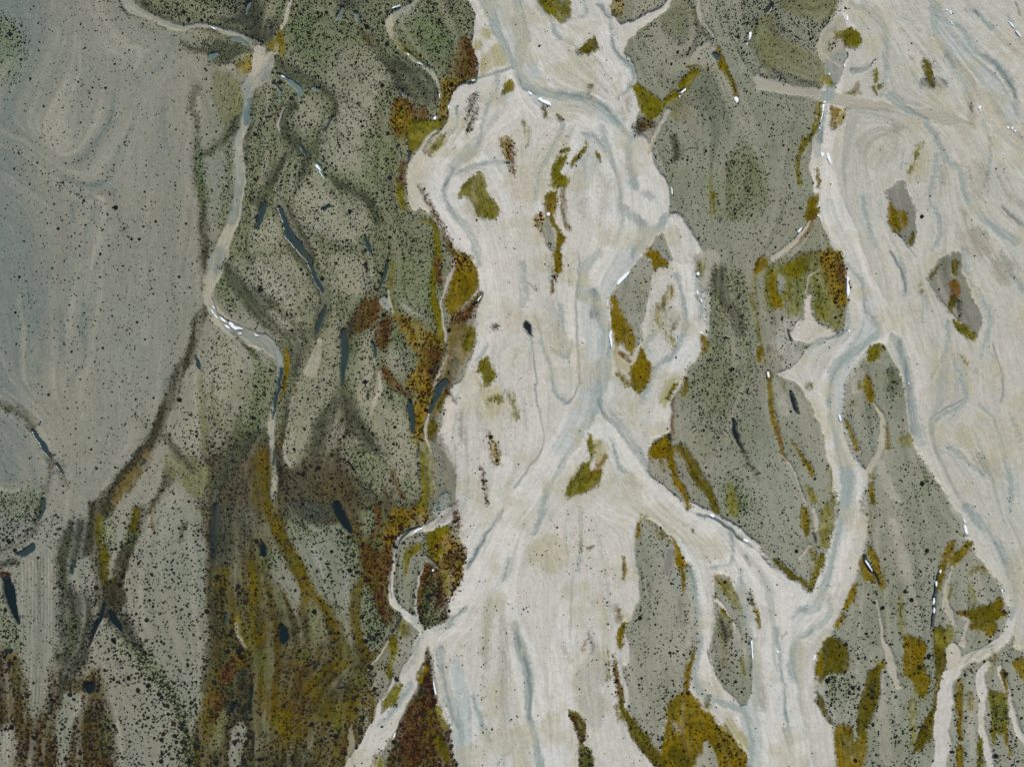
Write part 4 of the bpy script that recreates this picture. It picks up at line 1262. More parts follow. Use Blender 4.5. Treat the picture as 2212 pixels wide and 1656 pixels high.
def field(kind, p, reach):
    """signed distance (negative inside) to a closed outline (P) or a tapering band (S)"""
    closed = kind == 'P'
    q = spline(p, closed)
    M = reach + 12
    wmax = 0 if closed else q[:, 2].max() / 2
    b = box(q[:, 0].min() - M - wmax, q[:, 1].min() - M - wmax, q[:, 0].max() + M + wmax, q[:, 1].max() + M + wmax)
    j0, j1, i0, i1 = b
    if j1 <= j0 or i1 <= i0:
        return None, None
    d = np.full((j1 - j0, i1 - i0), reach, np.float32)
    n = len(q)
    ins = np.zeros(d.shape, bool) if closed else None
    for k in range(n if closed else n - 1):
        a, c = q[k], q[(k + 1) % n]
        R = reach + 9 + (0 if closed else max(a[2], c[2]) / 2)
        s = box(min(a[0], c[0]) - R, min(a[1], c[1]) - R, max(a[0], c[0]) + R, max(a[1], c[1]) + R)
        r0, r1 = max(s[0], j0), min(s[1], j1); c0, c1 = max(s[2], i0), min(s[3], i1)
        if r1 > r0 and c1 > c0:
            dd, t = seg_d(a[0], a[1], c[0], c[1], XW[r0:r1, c0:c1], YW[r0:r1, c0:c1])
            if not closed:
                dd = dd - (a[2] + (c[2] - a[2]) * t) / 2
            v = d[r0 - j0:r1 - j0, c0 - i0:c1 - i0]
            np.minimum(v, dd, out=v)
        if closed:
            y0, y1 = min(a[1], c[1]), max(a[1], c[1])
            if y1 - y0 < 1e-6: continue
            s = box(0, y0 - 10, 0, y1 + 10)
            r0, r1 = max(s[0], j0), min(s[1], j1)
            c1 = min(i1, box(0, 0, max(a[0], c[0]) + 10, 0)[3])
            if r1 <= r0 or c1 <= i0: continue
            yy = YW[r0:r1, i0:c1]; xx = XW[r0:r1, i0:c1]
            hit = ((a[1] > yy) != (c[1] > yy)) & (xx < (c[0] - a[0]) * (yy - a[1]) / (c[1] - a[1]) + a[0])
            ins[r0 - j0:r1 - j0, 0:c1 - i0] ^= hit
    if closed:
        d = np.where(ins, -d, d)
    return d, b

# parse the survey -------------------------------------------------------------
LAYERS = []
tile = 'o'
for line in SURVEY.strip().splitlines():
    line = line.split('#')[0].strip()
    if not line: continue
    if line[0] == '@' and ' ' not in line:
        tile = line[1:]; continue
    st, kind, pts = line.split(None, 2)
    LAYERS.append((st, kind, parse(tile, pts)))

# flow directions --------------------------------------------------------------
FC = 8.0
fnx, fny = int((GX1 - GX0) / FC) + 2, int((GY1 - GY0) / FC) + 2
c2 = np.zeros((fny, fnx), np.float32); s2 = np.zeros((fny, fnx), np.float32)
for st, kind, p in LAYERS:
    if STYLES[st].get('noflow'): continue
    q = spline(p, kind == 'P', 8)
    if kind == 'P': q = np.concatenate([q, q[:1]])
    if len(q) < 3: continue
    dx = np.diff(q[:, 0]); dy = np.diff(q[:, 1]); L = np.hypot(dx, dy) + 1e-6
    mx = (q[:-1, 0] + q[1:, 0]) / 2; my = (q[:-1, 1] + q[1:, 1]) / 2
    ok = (mx > GX0) & (mx < GX1) & (my > GY0) & (my < GY1)
    a2 = 2 * np.arctan2(dy, dx)
    ii = ((mx - GX0) / FC).astype(int)[ok]; jj = ((my - GY0) / FC).astype(int)[ok]
    wgt = (1.0 if kind == 'S' else 0.45) * np.minimum(L, 12)
    np.add.at(c2, (jj, ii), (np.cos(a2) * wgt)[ok]); np.add.at(s2, (jj, ii), (np.sin(a2) * wgt)[ok])

def gblur(a, sig):
    r = int(sig * 3) + 1
    k = np.exp(-0.5 * (np.arange(-r, r + 1) / sig) ** 2).astype(np.float32); k /= k.sum()
    for ax in (0, 1):
        pad = [(0, 0), (0, 0)]; pad[ax] = (r, r)
        b = np.pad(a, pad, mode='edge')
        o = np.zeros_like(a)
        for i, kv in enumerate(k):
            o += kv * (b[i:i + a.shape[0]] if ax == 0 else b[:, i:i + a.shape[1]])
        a = o
    return a

fc = sum(gblur(c2, s) * w for s, w in ((1.6, 1.0), (4.0, 1.6), (12.0, 1.5))) - 0.06   # default: down the picture
fs = sum(gblur(s2, s) * w for s, w in ((1.6, 1.0), (4.0, 1.6), (12.0, 1.5)))
fang = 0.5 * np.arctan2(fs, fc)

def up(a, ny=NY, nx=NX, step=STEP):
    fy = np.clip(np.arange(ny, dtype=np.float32) * step / FC - .5, 0, a.shape[0] - 1.01)
    fx = np.clip(np.arange(nx, dtype=np.float32) * step / FC - .5, 0, a.shape[1] - 1.01)
    iy, ix = fy.astype(int), fx.astype(int)
    ty, tx = (fy - iy)[:, None], fx - ix
    r0 = a[iy][:, ix] * (1 - tx) + a[iy][:, ix + 1] * tx
    r1 = a[iy + 1][:, ix] * (1 - tx) + a[iy + 1][:, ix + 1] * tx
    return (r0 * (1 - ty) + r1 * ty).astype(np.float32)

C2, S2 = up(np.cos(2 * fang)), up(np.sin(2 * fang))
wob = 0.5 * (fbm(70, 51, 3) - .5) * 2
TH = 0.5 * np.arctan2(S2, C2) + 0.55 * wob.astype(np.float32)
VX, VY = np.cos(TH), np.sin(TH)
VX = np.where(VY < 0, -VX, VX); VY = np.abs(VY)

def streaks(src, half, hop, vx=VX, vy=VY):
    """smear a noise along the flow: the drawn-out stripes running water leaves"""
    ny, nx = src.shape
    acc = src.copy(); n = 1
    flat = src.ravel()
    for sgn in (1, -1):
        px = np.broadcast_to(np.arange(nx, dtype=np.float32), src.shape).copy()
        py = np.broadcast_to(np.arange(ny, dtype=np.float32)[:, None], src.shape).copy()
        lx, ly = vx, vy
        for k in range(half):
            idx = np.clip(py + .5, 0, ny - 1).astype(np.int32) * nx + np.clip(px + .5, 0, nx - 1).astype(np.int32)
            if k:
                lx = vx.ravel()[idx]; ly = vy.ravel()[idx]
                acc += flat[idx]; n += 1
            px += sgn * hop * lx; py += sgn * hop * ly
    acc /= n
    acc -= acc.mean(); acc /= acc.std() + 1e-6
    return acc

_r = np.random.default_rng(11)
ST_F = streaks(_r.random((NY, NX), dtype=np.float32) + noise(3, 77), 11, 1.3)          # fine
vx2, vy2 = VX[::2, ::2], VY[::2, ::2]
def up2(a):
    return np.repeat(np.repeat(a, 2, 0), 2, 1)[:NY, :NX]
def smooth2(a):
    a = up2(a)
    for ax in (0, 1):
        a = (np.roll(a, 1, ax) + 2 * a + np.roll(a, -1, ax)) / 4
    return a
ST_M = smooth2(streaks(noise(6, 78)[::2, ::2].copy(), 22, 1.6, vx2, vy2))              # middle bands
ST_L = smooth2(streaks(noise(17, 79)[::2, ::2].copy(), 26, 3.0, vx2, vy2))             # broad bands
ST_V = smooth2(streaks(noise(9, 80)[::2, ::2].copy(), 30, 2.2, vx2, vy2))              # long veins
GRAIN = _r.standard_normal((NY, NX)).astype(np.float32)

DTH = (noise(3.4, 91) - .5) * 1.6 + (noise(7, 92) - .5) * 1.2 + .30 * GRAIN   # stippled margins
# lay the survey down ----------------------------------------------------------
BASE = 'base'
RGB = np.empty((NY, NX, 3), np.float32); RGB[:] = lin(STYLES['base']['c'])
HT = np.zeros((NY, NX), np.float32)
CLS = np.zeros((NY, NX), np.uint8)
DEN = np.full((NY, NX), STYLES['base']['den'], np.float32)
SIZ = np.full((NY, NX), STYLES['base']['sz'], np.float32)
KND = np.zeros((NY, NX), np.float32)       # shrub hue: 0 dark teal .. 1 maroon
BED = np.zeros((NY, NX), np.float32)        # cover of the boggy brown bed
COLA = np.zeros((NY, NX), np.float32)      # how much of the cover is living mat (0 stone, 1 mat)

for st, kind, p in LAYERS:
    Y = STYLES[st]
    soft = Y['s']
    if 'ws' in Y and kind == 'S':
        p = p.copy(); p[:, 2] *= Y['ws']
    d, b = field(kind, p, soft * 1.6 + 4)
    if d is None: continue
    j0, j1, i0, i1 = b
    sl = (slice(j0, j1), slice(i0, i1))
    if Y.get('cls') == MO:
        d = d - 1.0
    fz = Y.get('fz', 0)
    if fz:
        d = d + fz * (0.8 * ST_M[sl] + 0.5 * ST_F[sl])
    if soft > 3.4:
        d = d + min(soft, 12) * Y.get('dt', .6) * DTH[sl]
    a = np.clip(0.5 - d / (2 * soft), 0, 1)
    a = a * a * (3 - 2 * a)
    ac = a * Y['op']
    mot = Y.get('mot', 0)
    if mot:
        ac = np.clip(ac * (1 + mot * (0.6 * ST_M[sl] + 0.5 * ST_L[sl])), 0, 1)
    if 'c' in Y:
        RGB[sl] += ac[..., None] * (lin(Y['c']) - RGB[sl])
        COLA[sl] += ac * (Y.get('mat', 0) - COLA[sl])
        BED[sl] += ac * (Y.get('bed', 0) - BED[sl])
    if 'h' in Y:
        HT[sl] += a * (Y['h'] - HT[sl])
    if 'cls' in Y:
        CLS[sl] = np.where(a > 0.5, Y['cls'], CLS[sl])
    if 'den' in Y:
        DEN[sl] += a * (Y['den'] - DEN[sl])
        SIZ[sl] += a * (Y.get('sz', 1.0) - SIZ[sl])
        KND[sl] += a * (Y.get('k', 0.0) - KND[sl])
# ------------------------------------------------------------------ surface character
silt = (CLS == SI).astype(np.float32); moss = (CLS == MO).astype(np.float32)
wat = (CLS == WA).astype(np.float32); trk = (CLS == TR).astype(np.float32)
def soft(m):
    for ax in (0, 1):
        m = (np.roll(m, 1, ax) + 2 * m + np.roll(m, -1, ax)) / 4
    return m
silt, moss, wat, trk = soft(silt), soft(moss), soft(wat), soft(trk)
grav = np.clip(1 - silt - moss - wat - trk, 0, 1)
mat = np.clip(COLA, 0, 1)
n3 = fbm(7, 301, 3); n30 = fbm(60, 305, 3); n90 = fbm(150, 309, 3)

# sorted sands: cool and warm threads along the flow
cool_t = np.clip(0.36 * ST_L + 0.42 * ST_M + 0.16 * ST_F, -1, 1)
RGB += ((silt * np.clip(cool_t, 0, 1) * .22)[..., None]) * (lin((154, 162, 156)) - RGB)
RGB += ((silt * np.clip(-cool_t, 0, 1) * .2)[..., None]) * (lin((205, 200, 191)) - RGB)
RGB += ((silt * np.clip((n30 - .54) * 4, 0, .6))[..., None]) * (lin((172, 166, 142)) - RGB)
RGB += ((grav * (1 - mat) * np.clip(0.22 * ST_L + 0.25 * ST_M, 0, 1) * .3)[..., None]) * (lin((106, 114, 104)) - RGB)
RGB += ((grav * (1 - mat) * np.clip(-0.22 * ST_L - 0.2 * ST_M, 0, 1) * .35)[..., None]) * (lin((156, 151, 136)) - RGB)
saw = 1.05 * ST_L + .35 * ST_M + 1.6 * (fbm(90, 701, 2) - .5)
saw = saw - np.floor(saw)                       # overlapping sheets: a crisp lip, then a slow fade
lip = saw ** 2
RGB += ((silt * lip * .20)[..., None]) * (lin((150, 158, 150)) - RGB)
RGB += ((silt * (1 - saw) ** 3 * .22)[..., None]) * (lin((206, 199, 188)) - RGB)
RGB += ((grav * (1 - mat) * lip * .14)[..., None]) * (lin((108, 112, 100)) - RGB)
sv_ = np.clip((ST_V + .3 * ST_F - 1.15) * 1.2, 0, 1) * silt
RGB += (sv_ * .45)[..., None] * (lin((134, 142, 134)) - RGB)
thr = np.clip((ST_M + .5 * ST_F - 1.5) * .9, 0, 1) * silt
RGB += (thr * .3)[..., None] * (lin((118, 130, 128)) - RGB)
amp = silt * (.038 * ST_F + .018 * ST_M + .06 * GRAIN + .20 * (n3 - .5)) \
    + grav * (.040 * ST_F + .025 * ST_M + .10 * GRAIN + .16 * (n3 - .5)) \
    + np.maximum(moss, .6 * mat * grav) * (.12 * ST_F + .45 * (n3 - .5) * 2 + .14 * GRAIN) \
    + trk * (.03 * ST_F + .03 * GRAIN) + wat * (.05 * ST_F)
# the boggy bed: mustard, rust and black-green growth in soft drifts
def drift(w, c, op):
    global RGB
    RGB += ((np.clip(w, 0, 1) * op * BED)[..., None]) * (lin(c) - RGB)
low = np.clip((gy[:, None] - 1060) / 220, 0, 1)
drift((fbm(80, 601, 4) - .47) * 7 * low, (90, 78, 10), .85)
drift((fbm(70, 611, 4) - .53) * 7, (76, 55, 24), .7)
drift((fbm(60, 621, 4) - .55) * 7, (44, 47, 31), .8)
drift((fbm(40, 631, 3) - .60) * 7, (84, 90, 40), .6)
ol = np.clip((fbm(110, 711, 4) - .46) * 5, 0, 1) * grav * (1 - mat) * np.clip((gx[None, :] - 330) / 160, 0, 1)
RGB += (ol * .45)[..., None] * (lin((112, 116, 92)) - RGB)
vein = np.clip((ST_V + .35 * ST_F - .75) * .9, 0, 1) * grav * (1 - mat)
vein *= np.clip((fbm(130, 741, 2) - .30) * 4, .25, 1) * np.clip((gx[None, :] - 250) / 250, .25, 1)
RGB += (np.clip((-ST_V - .3 * ST_F - .7) * .8, 0, 1) * grav * (1 - mat) * .4)[..., None] * (lin((164, 161, 146)) - RGB)
HT -= vein * .05
RGB += (vein * .5)[..., None] * (lin((84, 92, 78)) - RGB)
RGB += ((np.clip((fbm(34, 721, 3) - .52) * 6, 0, 1) * moss * .18)[..., None]) * (lin((122, 118, 64)) - RGB)
RGB += ((np.clip((fbm(26, 731, 3) - .54) * 7, 0, 1) * moss * .55)[..., None]) * (lin((78, 74, 20)) - RGB)
# ploughed strips
fur = np.zeros((NY, NX), np.float32)
for st, kind, p in LAYERS:
    if st == 'furr':
        d, b = field(kind, p, 14)
        if d is None: continue
        fur[b[0]:b[1], b[2]:b[3]] = np.maximum(fur[b[0]:b[1], b[2]:b[3]], np.clip(.5 - d / 14, 0, 1))
xx = gx[None, :] + 5 * (noise(120, 88) - .5) + 1.2 * ST_M
stripe = np.sin(xx * (2 * math.pi / 7.3)) * (.6 + .8 * (noise(40, 89) - .5) * 2) + .8 * (noise(9, 90)[:1, :] - .5) * 2
amp += fur * .22 * stripe
trs = np.sin((gy[None, :].T - .16 * gx[None, :]) * (2 * math.pi / 5.5) + 2 * ST_L) * trk
amp += .035 * trs
RGB *= np.clip(1 + amp, .35, 1.8)[..., None]
hue = (n90 - .5)[..., None] * np.array([.06, 0, -.05], np.float32)
RGB *= 1 + hue
ALB = np.clip(RGB / K_ILLUM, .004, .85)

HT += .10 * (n30 - .5) + .25 * (n90 - .5)
HT += silt * (.022 * ST_M + .03 * ST_L + .006 * ST_F) + grav * (.014 * ST_M + .02 * ST_L + .006 * GRAIN)
HT += (silt * .03 + grav * .015) * (1 - saw)
HT += moss * (.05 * (n3 - .5) + .008 * GRAIN) + fur * .03 * stripe + .012 * trs
HT = np.where(wat > .5, -.42 + .0 * HT, HT)
ed = np.minimum(np.minimum(np.arange(NX)[None, :], NX - 1 - np.arange(NX)[None, :]),
                np.minimum(np.arange(NY)[:, None], NY - 1 - np.arange(NY)[:, None]))
HT *= np.clip(ed / 40.0, 0, 1)
PX = (gx - W_U / 2) * S
PY = (H_U / 2 - gy) * S

def wx(u): return (u - W_U / 2) * S
def wy(v): return (H_U / 2 - v) * S
def ground_z(u, v):
    i = np.clip(((np.asarray(u) - GX0) / STEP).astype(int), 0, NX - 1)
    j = np.clip(((np.asarray(v) - GY0) / STEP).astype(int), 0, NY - 1)
    return HT[j, i]
def at_grid(a, u, v):
    i = np.clip(((np.asarray(u) - GX0) / STEP).astype(int), 0, NX - 1)
    j = np.clip(((np.asarray(v) - GY0) / STEP).astype(int), 0, NY - 1)
    return a[j, i]

# ------------------------------------------------------------------ materials
def ground_material(name, rough, spec, grain, bump, dist, fleck=None):
    m = bpy.data.materials.new(name); m.use_nodes = True
    nt = m.node_tree; N = nt.nodes; L = nt.links
    bs = N["Principled BSDF"]
    bs.inputs["Roughness"].default_value = rough
    bs.inputs["Specular IOR Level"].default_value = spec
    at = N.new("ShaderNodeAttribute"); at.attribute_name = "mineral"
    tc = N.new("ShaderNodeTexCoord")
    n1 = N.new("ShaderNodeTexNoise"); n1.inputs["Scale"].default_value = 9.0; n1.inputs["Detail"].default_value = 3
    n1.inputs["Roughness"].default_value = .7
    L.new(tc.outputs["Object"], n1.inputs["Vector"])
    mr = N.new("ShaderNodeMapRange")
    mr.inputs[1].default_value = .3; mr.inputs[2].default_value = .7
    mr.inputs[3].default_value = 1 - grain; mr.inputs[4].default_value = 1 + grain
    L.new(n1.outputs["Fac"], mr.inputs[0])
    mx = N.new("ShaderNodeVectorMath"); mx.operation = 'SCALE'
    L.new(at.outputs["Color"], mx.inputs[0]); L.new(mr.outputs[0], mx.inputs["Scale"])
    L.new(mx.outputs[0], bs.inputs["Base Color"])
    if bump:
        bp = N.new("ShaderNodeBump"); bp.inputs["Strength"].default_value = bump; bp.inputs["Distance"].default_value = dist
        L.new(n1.outputs["Fac"], bp.inputs["Height"]); L.new(bp.outputs[0], bs.inputs["Normal"])
    return m

M_GRAVEL = ground_material("gravel", .95, 0, .16, .5, .05)
M_SILT = ground_material("silt", .95, 0, .09, .25, .03)
M_MOSS = ground_material("moss", 1.0, 0, .22, .7, .08)
M_TRACK = ground_material("packed_dirt", .95, 0, .08, .3, .03)
M_WATER = ground_material("water", .2, .25, .05, .05, .02)

def mesh_from(name, verts, faces4=None, faces3=None, cols=None, mat=None, smooth=False):
    me = bpy.data.meshes.new(name)
    me.vertices.add(len(verts)); me.vertices.foreach_set("co", np.ascontiguousarray(verts, np.float32).ravel())
    parts = []; starts = []; off = 0; npoly = 0
    for f, k in ((faces4, 4), (faces3, 3)):
        if f is not None and len(f):
            parts.append(np.ascontiguousarray(f, np.int32).ravel())
            starts.append(off + k * np.arange(len(f), dtype=np.int32)); off += k * len(f); npoly += len(f)
    me.loops.add(off); me.loops.foreach_set("vertex_index", np.concatenate(parts))
    me.polygons.add(npoly); me.polygons.foreach_set("loop_start", np.concatenate(starts))
    if smooth:
        me.polygons.foreach_set("use_smooth", np.ones(npoly, bool))
    me.update(calc_edges=True)
    if cols is not None:
        a = me.attributes.new("mineral", 'FLOAT_COLOR', 'POINT')
        c4 = np.ones((len(verts), 4), np.float32); c4[:, :3] = cols
        a.data.foreach_set("color", c4.ravel())
    if mat: me.materials.append(mat)
    return me

def link(name, me, kind=None, label=None, cat=None, group=None):
    o = bpy.data.objects.new(name, me); COL.objects.link(o)
    if kind: o['kind'] = kind
    if label: o['label'] = label
    if cat: o['category'] = cat
    if group: o['group'] = group
    return o

# ------------------------------------------------------------------ the ground sheet, one piece per surface
vid = np.arange(NX * NY, dtype=np.int32).reshape(NY, NX)
allv = np.empty((NY, NX, 3), np.float32)
allv[..., 0] = PX[None, :]; allv[..., 1] = PY[:, None]; allv[..., 2] = HT
allv = allv.reshape(-1, 3); allc = ALB.reshape(-1, 3)
quads = np.stack([vid[:-1, :-1], vid[1:, :-1], vid[1:, 1:], vid[:-1, 1:]], -1).reshape(-1, 4)
qc = CLS[:-1, :-1].ravel()
for cls, name, m, kind, lab, cat in (
        (G, "gravel_plain", M_GRAVEL, 'structure', None, None),
        (SI, "riverbed", M_SILT, 'structure', None, None),
        (MO, "moss", M_MOSS, 'stuff', "yellow green and rust brown moss mats along the dry channels", "moss"),
        (WA, "water", M_WATER, 'structure', None, None),
        (TR, "dirt_track", M_TRACK, 'structure', None, None)):
    f = quads[qc == cls]
    used = np.zeros(NX * NY, bool); used[f.ravel()] = True
    remap = np.cumsum(used, dtype=np.int32) - 1
    v = allv[used]; c = allc[used]; f = remap[f]
    if cls == G:                                     # the plain runs on past the mapped area to the horizon
        n0 = len(v); B = 6000.0
        xa, xb, ya, yb = PX[0], PX[-1], PY[0], PY[-1]
        ring = np.array([(xa, ya, 0), (xb, ya, 0), (xb, yb, 0), (xa, yb, 0), (-B, B, 0), (B, B, 0), (B, -B, 0), (-B, -B, 0)], np.float32)
        rf = np.array([(0, 1, 5, 4), (1, 2, 6, 5), (2, 3, 7, 6), (3, 0, 4, 7)], np.int32) + n0
        rf = rf[:, ::-1]
        v = np.concatenate([v, ring]); f = np.concatenate([f, rf])
        c = np.concatenate([c, np.repeat(np.clip(lin((140, 138, 128)) / K_ILLUM, 0, 1)[None], 8, 0)])
    link(name, mesh_from(name, v, f, None, c, m, smooth=True), kind, lab, cat)

# ------------------------------------------------------------------ shrubs
M_SHRUB = ground_material("shrub_leaf", .9, .03, .35, 0, 0)
R2 = np.random.default_rng(21)
cl = np.clip(1 + .30 * ST_L + .35 * ST_M + 1.3 * (fbm(30, 401, 2) - .5), .15, 2.6)
cl = cl + 1.6 * vein
cl = np.where(silt > .5, np.clip(2.2 * cl - 1.0 + 4 * (fbm(60, 411, 2) - .5), 0, 4), cl)
lam = DEN * cl * STEP * STEP * 1.0
lam[wat > .3] = 0
cnt = R2.poisson(lam)
jj, ii = np.nonzero(cnt)
rep = cnt[jj, ii]; jj = np.repeat(jj, rep); ii = np.repeat(ii, rep)
perm = R2.permutation(len(ii)); ii = ii[perm]; jj = jj[perm]
_, first = np.unique((ii // 2).astype(np.int64) * 100000 + jj // 2, return_index=True)   # keep plants apart
ii = ii[first]; jj = jj[first]
su = GX0 + (ii + R2.random(len(ii))) * STEP; sv = GY0 + (jj + R2.random(len(jj))) * STEP
rad = np.exp(R2.normal(-.08, .38, len(su))) * SIZ[jj, ii] * 1.0
big = np.clip((sv - 900) / 700, 0, 1) * .45 + 1.0       # the plants grow larger down the valley
rad = np.clip(rad * big, .45, 5.2)
shk = KND[jj, ii]; n_auto = len(su)

def shrub_color(k, n, r):
    t = np.clip(k + r.normal(0, .22, n), 0, 1)[:, None]
    base = lin((27, 33, 33)) * (1 - t) + lin((48, 26, 19)) * t
    grn = (r.random(n) < .25)[:, None]
    base = np.where(grn, lin((36, 42, 26)), base)
    base *= r.uniform(.7, 1.5, n)[:, None]
    return np.clip(base / K_ILLUM, .003, .5)

PLACED = []   # (u, v, r, label) traced larger plants
for tl, txt in BIG_SHRUBS:
    for tok in txt.split():
        x, y, r = [float(q) for q in tok.split(',')]
        c, rr = int(tl[0]), int(tl[1])
        PLACED.append((553.0 * c + x * .33353, 551.9 * rr + y * .33353, r * .33353))
PLACED = np.array(PLACED)
keep = np.ones(n_auto, bool)
for u, v, r in PLACED:
    keep &= np.hypot(su - u, sv - v) > r + rad * .6
su, sv, rad, shk = su[keep], sv[keep], rad[keep], shk[keep]
inview = (su > 6) & (su < W_U - 6) & (sv > 6) & (sv < H_U - 6)
score = np.where(inview, rad, 0)
order = np.argsort(-score)
n_ind = 300 - len(PLACED)
ind = order[:n_ind]; rest = order[n_ind:]

def domes(u, v, r, col, seg, rows, rg):
    """many small irregular cushions as one mesh"""
    n = len(u)
    ang = (np.arange(seg) / seg * 2 * math.pi)[None, :] + rg.uniform(0, 6.28, n)[:, None]
    st = rg.uniform(.72, 1.0, n)[:, None]; rot = rg.uniform(0, 3.14, n)[:, None]
    wob = rg.uniform(.72, 1.22, (n, seg))
    z0 = ground_z(u, v)
    X0, Y0 = wx(u), wy(v); R = r * S
    hgt = R * rg.uniform(.45, .75, n)
    vs, cs = [], []
    prof = [(1.0, -.25), (.86, .5)] if rows == 2 else [(1.0, -.2)]
    for k, (rr, zz) in enumerate(prof):
        ex = np.cos(ang) * wob * rr; ey = np.sin(ang) * wob * rr * st
        x = ex * np.cos(rot) - ey * np.sin(rot); y = ex * np.sin(rot) + ey * np.cos(rot)
        vs.append(np.stack([X0[:, None] + x * R[:, None], Y0[:, None] + y * R[:, None],
                            np.broadcast_to((z0 + hgt * zz)[:, None], x.shape)], -1))
    top = np.stack([X0 + R * rg.uniform(-.15, .15, n), Y0 + R * rg.uniform(-.15, .15, n), z0 + hgt], -1)[:, None]
    V = np.concatenate(vs + [top], 1)
    per = V.shape[1]
    C = np.repeat(col[:, None], per, 1).copy()
    pale = (rg.random(n) < .28) & (r > 1.5)
    C[pale, -1] = C[pale, -1] * 2.6
    base = (np.arange(n) * per)[:, None]
    s0 = np.arange(seg); s1 = (s0 + 1) % seg
    f3 = np.stack([s0 + (len(prof) - 1) * seg, s1 + (len(prof) - 1) * seg, np.full(seg, per - 1)], -1)
    F3 = (base[:, :, None] + f3[None]).reshape(-1, 3)
    F4 = None
    if rows == 2:
        f4 = np.stack([s0, s1, s1 + seg, s0 + seg], -1)
        F4 = (base[:, :, None] + f4[None]).reshape(-1, 4)
    return V.reshape(-1, 3), F4, F3, C.reshape(-1, 3)

sm = rest[rad[rest] < 1.25]; md = rest[rad[rest] >= 1.25]
Va, _, F3a, Ca = domes(su[sm], sv[sm], rad[sm], shrub_color(shk[sm], len(sm), R2), 6, 1, R2)
Vb, F4b, F3b, Cb = domes(su[md], sv[md], rad[md], shrub_color(shk[md], len(md), R2), 9, 2, R2)
me = mesh_from("shrubs", np.concatenate([Va, Vb]), F4b + len(Va), np.concatenate([F3a, F3b + len(Va)]),
               np.concatenate([Ca, Cb]), M_SHRUB)
link("low_shrubs", me, 'stuff', "countless small dark cushion shrubs dotted over the gravel flats and channel edges", "shrubs")
print("shrubs", len(su), len(sm), len(md), "largest", rad[ind].max(), "cut", rad[ind].min())

def shrub_mesh(idx, k):
    """one larger plant: a twiggy cushion of leaf clumps round a low core, unit radius"""
    r = np.random.default_rng(500 + idx)
    vs, f4, f3, cs = [], [], [], []
    seg = 14; n = 0
    wobb = r.uniform(.8, 1.15, seg)
    col0 = shrub_color(np.array([k]), 1, r)[0]
    for rr, zz in ((.92, -.12), (.86, .22), (.55, .46)):
        for q in range(seg):
            a = q / seg * 6.283
            vs.append((math.cos(a) * rr * wobb[q], math.sin(a) * rr * wobb[q], zz + r.uniform(-.05, .05))); cs.append(col0 * r.uniform(.6, 1.1))
    vs.append((0, 0, .52)); cs.append(col0 * .9)
    for b in (0, seg):
        for q in range(seg):
            f4.append((b + q, b + (q + 1) % seg, b + seg + (q + 1) % seg, b + seg + q))
    for q in range(seg):
        f3.append((2 * seg + q, 2 * seg + (q + 1) % seg, 3 * seg))
    for q in range(110):
        a = r.uniform(0, 6.283); rr = math.sqrt(r.random()) * 1.02
        cx, cy = math.cos(a) * rr, math.sin(a) * rr
        cz = .55 * (1 - rr * rr * .8) + r.uniform(-.04, .12)
        s = r.uniform(.09, .17); t = r.uniform(0, 6.283); tl = r.uniform(-.6, .6)
        e1 = (math.cos(t) * s, math.sin(t) * s, tl * s); e2 = (-math.sin(t) * s * .6, math.cos(t) * s * .6, r.uniform(-.5, .5) * s)
        i0 = len(vs); cc = col0 * r.uniform(.6, 1.9)
        for p, q2 in ((-1, -1), (1, -1), (1, 1), (-1, 1)):
            vs.append((cx + p * e1[0] + q2 * e2[0], cy + p * e1[1] + q2 * e2[1], cz + p * e1[2] + q2 * e2[2])); cs.append(cc)
        f4.append((i0, i0 + 1, i0 + 2, i0 + 3))
    return mesh_from("shrub", np.array(vs), np.array(f4), np.array(f3), np.array(cs), M_SHRUB)

VAR = {0: [shrub_mesh(i, 0) for i in range(5)], 1: [shrub_mesh(10 + i, 1) for i in range(5)]}

def place_shrub(u, v, r, k, label, group):
    o = bpy.data.objects.new("shrub", random.choice(VAR[1 if k > .5 else 0]))
    COL.objects.link(o)
    o.location = (wx(u), wy(v), float(ground_z(u, v)))
    o.rotation_euler = (0, 0, random.uniform(0, 6.28))
    e = r * S
    o.scale = (e * random.uniform(.88, 1.12), e * random.uniform(.85, 1.1), e * random.uniform(.75, 1.0))
    o['label'] = label; o['category'] = 'shrub'; o['group'] = group

def zone_of(u, v, k):
    for name, (x0, y0, x1, y1) in SHRUB_ZONES:
        if x0 <= u < x1 and y0 <= v < y1:
            return name
    return "bars"
for u, v, r in PLACED:
    z = zone_of(u, v, 0); place_shrub(u, v, r, float(at_grid(KND, u, v)), *SHRUB_LABELS[z])
for q in ind:
    z = zone_of(su[q], sv[q], shk[q]); place_shrub(su[q], sv[q], rad[q], shk[q], *SHRUB_LABELS[z])
# ------------------------------------------------------------------ leftover ice
M_ICE = bpy.data.materials.new("ice"); M_ICE.use_nodes = True
_b = M_ICE.node_tree.nodes["Principled BSDF"]
_b.inputs["Base Color"].default_value = (.80, .84, .88, 1); _b.inputs["Roughness"].default_value = .55
_n = M_ICE.node_tree.nodes.new("ShaderNodeTexNoise"); _n.inputs["Scale"].default_value = 5
_bp = M_ICE.node_tree.nodes.new("ShaderNodeBump"); _bp.inputs["Strength"].default_value = .3; _bp.inputs["Distance"].default_value = .05
M_ICE.node_tree.links.new(_n.outputs["Fac"], _bp.inputs["Height"]); M_ICE.node_tree.links.new(_bp.outputs[0], _b.inputs["Normal"])

